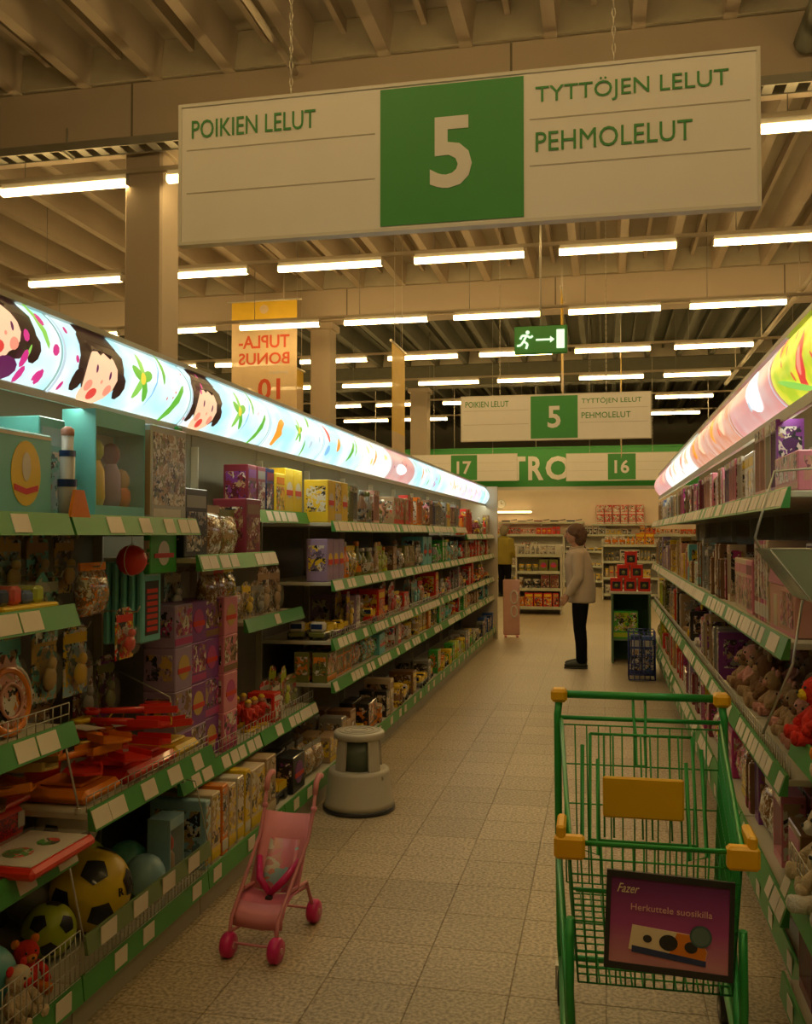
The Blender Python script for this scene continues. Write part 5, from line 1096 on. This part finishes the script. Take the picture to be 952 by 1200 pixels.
# ------------------------------------------------------------------ people
SKIN = mat('skin', (.50, .27, .17), .55, var=.06)
def person(loc, rz, s, jacket, trousers, hairc, lb, arms, lean=0.0, curly=True, longhair=False):
    """standing figure facing local -Y, 1.75 m before scaling"""
    o = empty('person', loc, rz); o.scale = (s, s, s)
    hy = -.03 - lean
    b = MB()
    b.tube([(0, 0, .86), (0, 0, .98), (0, -.01, 1.12), (0, -.01 - lean * .5, 1.30), (0, -lean * .8, 1.42), (0, .0 - lean, 1.47)], [(.155, .105), (.16, .11), (.145, .10), (.165, .115), (.15, .095), (.07, .06)], 16)
    b.tube([(0, -lean, 1.44), (0, hy + .01, 1.56)], [.055, .05], 10)
    b.ball((0, hy, 1.635), (.077, .095, .118), 20); b.ball((0, hy - .035, 1.585), (.055, .055, .06), 14); b.ball((0, hy + .02, 1.66), (.08, .09, .09), 16)
    b.tube([(0, hy - .085, 1.66), (0, hy - .118, 1.615), (0, hy - .09, 1.60)], [.010, .017, .012], 8)
    b.tube([(-.03, hy - .085, 1.572), (.03, hy - .085, 1.572)], .010, 6)
    for x in (-1, 1):
        b.ball((x * .079, hy + .012, 1.63), (.012, .022, .033), 8)
        b.tube([(x * .09, 0, .93), (x * .10, -.01, .72), (x * .10, -.005, .50), (x * .10, .012, .30), (x * .10, .02, .09)], [.085, .075, .056, .05, .038], 12)
        b.tube([(x * .10, .04, .045), (x * .105, -.05, .04), (x * .11, -.15, .03)], [.036, .038, .028], 10)
        sh, el, wr, hd = arms[0 if x < 0 else 1]
        b.tube([sh, Vector(sh).lerp(Vector(el), .5), el, Vector(el).lerp(Vector(wr), .4), wr], [.055, .048, .042, .04, .027], 10)
        wr, hd = Vector(wr), Vector(hd); d = (hd - wr).normalized(); sd_ = d.cross(Vector((1, 0, 0))).normalized()
        pc = wr + d * .05
        b.tube([wr, wr + d * .03, wr + d * .09], [(.02, .028), (.017, .04), (.014, .038)], 10)
        for k in range(4):
            off = sd_ * (.028 - .0185 * k); L_ = [.068, .078, .073, .056][k]; cu = Vector((-x * .012, 0, 0))
            b.tube([wr + d * .085 + off, wr + d * (.085 + L_ * .5) + off * 1.05 + cu * .6, wr + d * (.085 + L_ * .95) + off * 1.05 + cu * 2.2], [.0095, .009, .0075], 6)
        b.tube([wr + d * .03 + sd_ * .03, wr + d * .065 + sd_ * .055, wr + d * .095 + sd_ * .058], [.011, .0105, .008], 6)
    body = fuse(b, .0085, 3, 'body', SKIN); obj('body', body, o)
    # clothes
    j = MB()
    j.tube([(0, .01, .80), (0, .01, .95), (0, -.005, 1.12), (0, -.01 - lean * .5, 1.30), (0, -lean * .8, 1.425), (0, -lean, 1.475)], [(.21, .175), (.215, .18), (.205, .175), (.21, .172), (.175, .135), (.09, .085)], 18)
    for x in (-1, 1):
        sh, el, wr, hd = arms[0 if x < 0 else 1]; wr = Vector(wr)
        j.tube([(x * .10, -lean * .8, 1.41), sh, Vector(sh).lerp(Vector(el), .5), el, Vector(el).lerp(wr, .5), wr], [.07, .083, .073, .066, .06, .047], 12)
    jk = fuse(j, .014, 5, 'jacket', jacket); jo = obj('jacket', jk, o)
    MB().tube([(.09 * math.cos(t * PI / 8), -lean + .078 * math.sin(t * PI / 8), 1.478 + .012 * math.sin(t * PI / 8)) for t in range(16)], .016, 6, closed=True).build('collar', jacket, jo)
    tr = MB()
    tr.tube([(0, .005, .80), (0, .005, .90), (0, .005, .97)], [(.165, .115), (.172, .122), (.165, .115)], 16)
    for x in (-1, 1): tr.tube([(x * .085, .005, .92), (x * .095, -.005, .72), (x * .098, -.012, .50), (x * .10, .008, .30), (x * .10, .012, .06)], [.108, .10, .078, .072, .066], 12)
    obj('trousers', fuse(tr, .014, 4, 'trousers', trousers), o)
    for x in (-1, 1):
        f = MB(); f.tube([(x * .102, .075, .05), (x * .103, .03, .055), (x * .106, -.08, .048), (x * .11, -.17, .036), (x * .11, -.195, .03)], [(.036, .045), (.044, .052), (.048, .044), (.042, .032), (.02, .018)], 12)
        sh_ = f.build('shoe', mat('shoe', (.03, .035, .02), .6), o); MB().bbox(x * .106 - .046, x * .106 + .046, -.20, .085, .0, .018, .006).build('sole', cm('black'), sh_)
    h = MB(); R = random.Random(4)
    h.ball((0, hy + .03, 1.68), (.105, .118, .105), 16); h.ball((0, hy + .07, 1.60), (.10, .085, .11), 14)
    for k in range(46):
        a = R.uniform(-.25, PI + .25); el_ = R.uniform(-.35, 1.2); h.ball((.088 * math.cos(el_) * math.cos(a), hy + .03 + .10 * math.cos(el_) * math.sin(a), 1.655 + .095 * math.sin(el_)), R.uniform(.026, .042), 6)
    obj('hair', fuse(h, .011, 1, 'hair', hairc), o)
    for x in (-1, 1):
        MB().ball((x * .032, hy - .083, 1.645), (.012, .008, .007), 8).build('eye', mat('eye', (.05, .03, .02), .2), o)
        MB().tube([(x * .016, hy - .095, 1.664), (x * .05, hy - .082, 1.666)], .004, 5).build('eyebrow', hairc, o)
    MB().tube([(-.024, hy - .088, 1.574), (.024, hy - .088, 1.574)], .005, 6).build('lips', mat('lips', (.42, .15, .12), .5), o)
    tag(o, lb, 'person', 'shoppers')
    return o
HAIR1 = mat('brown_hair', (.11, .055, .025), .7, var=.3, scale=40); HAIR2 = mat('grey_hair', (.26, .22, .14), .8, var=.2, scale=40)
J1 = mat('beige_jacket', (.50, .40, .28), .8, var=.12, scale=9, bump=.2); T1 = mat('black_trousers', (.006, .006, .007), 1.0, var=.2); T1.node_tree.nodes['Principled BSDF'].inputs['Specular IOR Level'].default_value = .15; J2 = mat('mustard_jacket', (.30, .24, .03), .8, var=.12, scale=9)
person((-.28, 11.54, 0), math.radians(-90), .975, J1, T1, HAIR1, 'person in beige jacket and black trousers standing sideways in the aisle',
       [((-.195, -.03, 1.385), (-.245, -.01, 1.11), (-.235, -.13, .91), (-.23, -.18, .83)), ((.195, -.03, 1.385), (.245, -.02, 1.11), (.225, -.15, .90), (.22, -.20, .82))], .045)
person((-2.52, 24.3, 0), math.radians(150), 1.04, J2, T1, HAIR2, 'person in mustard jacket seen from behind in the far department',
       [((-.195, -.0, 1.385), (-.26, .02, 1.12), (-.24, -.14, .98), (-.23, -.2, .92)), ((.195, .0, 1.385), (.26, .02, 1.12), (.24, -.14, .98), (.23, -.2, .92))])
# ------------------------------------------------------------------ end of the aisle and far department
WSH = mat('white_shelf', (.62, .60, .52), .5, var=.04)
def rack(name, x0, x1, yf, depth, zs, h, lb, cat='display rack', green=False):
    o = empty(name, ((x0 + x1) / 2, yf, 0)); w_ = (x1 - x0) / 2
    MB().box(-w_, w_, depth - .03, depth, 0, h).build('back_panel', WSH, o)
    for x in (-w_, w_ - .03): MB().box(x, x + .03, 0, depth - .031, .0, h if green else h * .98).build('side_panel', WSH if not green else mat('stand_green', (.12, .22, .12), .5), o)
    for z in zs:
        s_ = MB().box(-w_ + .031, w_ - .031, 0, depth - .031, z - .03, z).build('shelf', WSH, o)
        MB().box(-w_ + .031, w_ - .031, -.012, -.001, z - .05, z + .012).build('price_rail', mat('pale_rail', (.55, .58, .46), .5), s_)
    tag(o, lb, cat); return o
def row(x0, x1, y, z, kinds, cols, hmax, seed, where, depth=.3):
    R = random.Random(seed); x = x0 + .02; n = 0
    while x < x1 - .06:
        kd = R.choice(kinds); prt, w_, d, c, a = make(kd, R, cols, hmax)
        for q in range(R.choice([1, 2, 3])):
            if x + w_ > x1 - .01: x += .03; break
            nmz, noun, det, cat = NOUN[kd]
            put(nmz, prt, (x + w_ / 2, y + d / 2 + .015, z + .001), 0, '%s %s with %s %s, %s, %s from left' % (c, noun.replace('toy ', ''), a, det, where, ORD[min(n, 19)]), cat, 'goods on ' + where); n += 1
            x += w_ + R.uniform(.01, .03)
rack('display_rack', -1.75, -.83, 19.0, .5, (.15, .52, .86, 1.2), 1.40, 'white low display rack with red goods left of the person')
for k, (z, cols) in enumerate(((.15, ['orange', 'gold', 'red']), (.52, ['maroon', 'black', 'brown']), (.86, ['red', 'magenta', 'olive']), (1.2, ['silver', 'white', 'grey']))): row(-1.71, -.87, 19.0, z, ['carton', 'canister'] if k != 3 else ['canister', 'bottle'], cols, .28, 900 + k, 'low rack %s shelf up' % ORD[k])
rack('display_rack', -.05, 1.3, 23.5, .5, (.15, .55, .95, 1.35), 1.5, 'white rack half hidden right of the person')
for k, (z, cols) in enumerate(((.15, ['tan', 'grey']), (.55, ['tan', 'cream', 'white']), (.95, ['grey', 'white', 'black']), (1.35, ['orange', 'gold', 'tan']))): row(-.0, 1.25, 23.5, z, ['bottle', 'canister', 'carton'], cols, .3, 920 + k, 'right rack %s shelf up' % ORD[k])
for i in range(4):
    xa = -5.6 + i * 2.2; rack('wall_rack', xa, xa + 2.19, 29.0, .5, (.2, .65, 1.1, 1.6), 1.62, 'long white rack at the department wall, %s from left' % ORD[i])
    for k, (z, cols) in enumerate(((.2, ['grey', 'olive']), (.65, ['tan', 'cream', 'white']), (1.1, ['black', 'white', 'grey', 'red']), (1.6, [['grey', 'black'], ['red', 'grey'], ['black', 'silver'], ['gold', 'orange', 'red']][i]))): row(xa + .04, xa + 2.15, 29.0, z, ['carton', 'canister', 'bottle', 'truck'] if k < 3 else ['canister', 'carton'], cols, .3, 940 + i * 5 + k, 'wall rack %s shelf %s' % (ORD[i], ORD[k]))
def pan(x, y, z, c, lb):
    o = empty('frying_pan', (x, y, z)); MB().lathe([(.11, 0), (.15, .05), (.145, .05), (.105, .006)], 18).build('pan', cm(c), o); MB().tube([(.145, 0, .045), (.34, 0, .075)], [.012, .016], 8).build('handle', cm('black'), o); tag(o, lb, 'pan')
SHELF_U = empty('wall_shelf', (-1.9, 29.25, 1.99)); MB().box(-1.3, 1.3, 0, .33, -.03, 0).build('board', WSH, SHELF_U); MB().box(-1.3, 1.3, -.012, -.001, -.05, .01).build('price_rail', mat('pale_rail', (.55, .58, .46)), SHELF_U)
for x in (-1.0, 0, 1.0): MB().box(x - .02, x + .02, .02, .34, -.12, -.031).build('bracket', WSH, SHELF_U)
tag(SHELF_U, 'white wall shelf carrying dark pans at the far wall', 'shelf')
for k in range(5): pan(-3.0 + k * .5, 29.42, 1.991, ['black', 'grey', 'maroon', 'black', 'navy'][k], '%s frying pan on the far wall shelf, %s from left' % (['black', 'grey', 'maroon', 'black', 'navy'][k], ORD[k]))
SU2 = empty('wall_shelf', (.55, 29.25, 1.92)); MB().box(-.9, .9, 0, .33, -.03, 0).build('board', WSH, SU2); MB().box(-.9, .9, -.012, -.001, -.05, .01).build('price_rail', mat('pale_rail', (.55, .58, .46)), SU2)
for x in (-.7, .7): MB().box(x - .02, x + .02, .02, .34, -.12, -.031).build('bracket', WSH, SU2)
tag(SU2, 'white wall shelf carrying red and white packs', 'shelf')
for r_ in range(2):
    for k in range(6): put('red_pack', k_carton(.21, .2, .29, 'red', 'white', 1), (-.1 + .235 * k, 29.40, 1.921 + .291 * r_), 0, 'red and white pack on far wall, %s row up, %s from left' % (ORD[r_], ORD[k]), 'box', 'red and white packs')
put('toy_figure', k_figure(.55, 'red', 'white'), (-3.45, 29.25, 1.612), 0, 'red figure with white hat standing on the far rack', 'toy figure')
ck = empty('wall_clock', (-3.17, 29.595, 2.56)); MB().lathe([(.15, 0), (.15, .03), (.135, .04)], 24, Matrix.Rotation(PI / 2, 4, 'X')).build('case', WSH, ck); MB().lathe([(.125, .041), (.125, .043)], 24, Matrix.Rotation(PI / 2, 4, 'X')).build('dial', SIGNW, ck); MB().box(-.006, .006, -.048, -.044, 0, .09).box(0, .06, -.048, -.044, -.006, .006).build('hands', cm('black'), ck); tag(ck, 'pale round wall clock on the far wall', 'clock')
for k in range(4):
    fl = empty('fascia_lamp', (-6.2 + 2.2 * k, 28.8, 2.96)); MB().box(0, 1.9, -.04, .04, .041, .09).build('housing', HOUS, fl); MB().box(.01, 1.89, -.03, .03, .0, .04).build('tube', emat('fascia_tube_glow', LIGHT, TUBE * .4), fl)
    for x in (.3, 1.6): MB().tube([(x, 0, .09), (x, -.185, .20)], .01, 6).build('bracket', HOUS, fl)
    tag(fl, 'fluorescent lamp tucked behind the lower edge of the green fascia, %s from left' % ORD[k], 'lamp', 'lamps behind the fascia')
lr = empty('light_rail', (-2.85, 29.5, 2.28)); MB().box(-.65, .65, 0, .06, 0, .05).build('housing', WSH, lr); MB().box(-.63, .63, -.012, -.001, .005, .045).build('tube', TUBEM, lr); MB().box(-.66, -.65, 0, .09, .0, .05).build('end_cap', WSH, lr); tag(lr, 'thin lit rail on the far wall below the clock', 'lamp')
# end stand with red gift boxes, blue wire bin
st = empty('display_stand', (.325, 12.0, 0)); SG = mat('stand_green', (.12, .22, .12), .5)
MB().bbox(-.25, .25, 0, .5, .86, .89, .006).build('table_top', WSH, st); MB().box(-.24, -.215, .01, .49, .0, .859).build('side_panel', SG, st); MB().box(.215, .24, .01, .49, .0, .859).build('side_panel', SG, st); MB().box(-.214, .214, .46, .49, 0, .859).build('back_panel', mat('stand_dark', (.03, .10, .03), .6), st); MB().box(-.214, .214, .01, .459, .28, .30).build('shelf', SG, st)
tag(st, 'green display stand at the end of the right row', 'display stand')
put('toy_carton', k_carton(.3, .3, .34, 'green', 'lime', 1), (.26, 12.2, .301), 0, 'green carton inside the end display stand', 'box')
def gift(x, y, z, lb):
    P = [('box', MB().bbox(-.075, .075, -.07, .07, 0, .15, .005).mesh('box', cm('red')), None), ('window', MB().box(-.05, .05, -.0715, -.07, .03, .12).mesh('window', cm('black', .2)), None), ('ornament', MB().ball((0, -.072, .07), (.025, .006, .025), 8).mesh('ornament', cm('olive')), None), ('lid', MB().bbox(-.078, .078, -.073, .073, .15, .165, .004).mesh('lid', cm('red')), None)]
    put('gift_box', P, (x, y, z), 0, lb, 'box', 'red gift boxes')
for r_, xs in enumerate(((.15, .32, .49), (.235, .40), (.33,))):
    for k, x in enumerate(xs): gift(x, 12.15, .891 + .1655 * r_, 'red gift box with dark window, %s layer up, %s from left' % (ORD[r_], ORD[k]))
bb = empty('wire_dump_bin', (.40, 10.55, 0)); BLW = mat('blue_wire', (.04, .06, .26), .4, .2)
for nm_, a in (('front_grid', ((-.14, 0, .02), (.28, 0, 0), (0, 0, .52))), ('side_grid', ((-.14, 0, .02), (0, .35, 0), (0, 0, .52))), ('side_grid', ((.14, 0, .02), (0, .35, 0), (0, 0, .52))), ('back_grid', ((-.14, .35, .02), (.28, 0, 0), (0, 0, .52))), ('floor_grid', ((-.14, 0, .08), (.28, 0, 0), (0, .35, 0)))):
    m = MB(); wires(m, a[0], a[1], a[2], 5, 6, .005); m.build(nm_, BLW, bb)
tag(bb, 'blue wire bin standing before the end display stand', 'wire bin')
for k, (x, y, c_) in enumerate(((.34, 10.64, 'navy'), (.46, 10.66, 'blue'), (.34, 10.8, 'blue'), (.46, 10.82, 'navy'))): put('toy_carton', k_carton(.11, .12, .40, c_, 'silver', 0), (x, y, .087), 0, '%s carton standing in the blue wire bin, %s' % (c_, ['front left', 'front right', 'back left', 'back right'][k]), 'box')
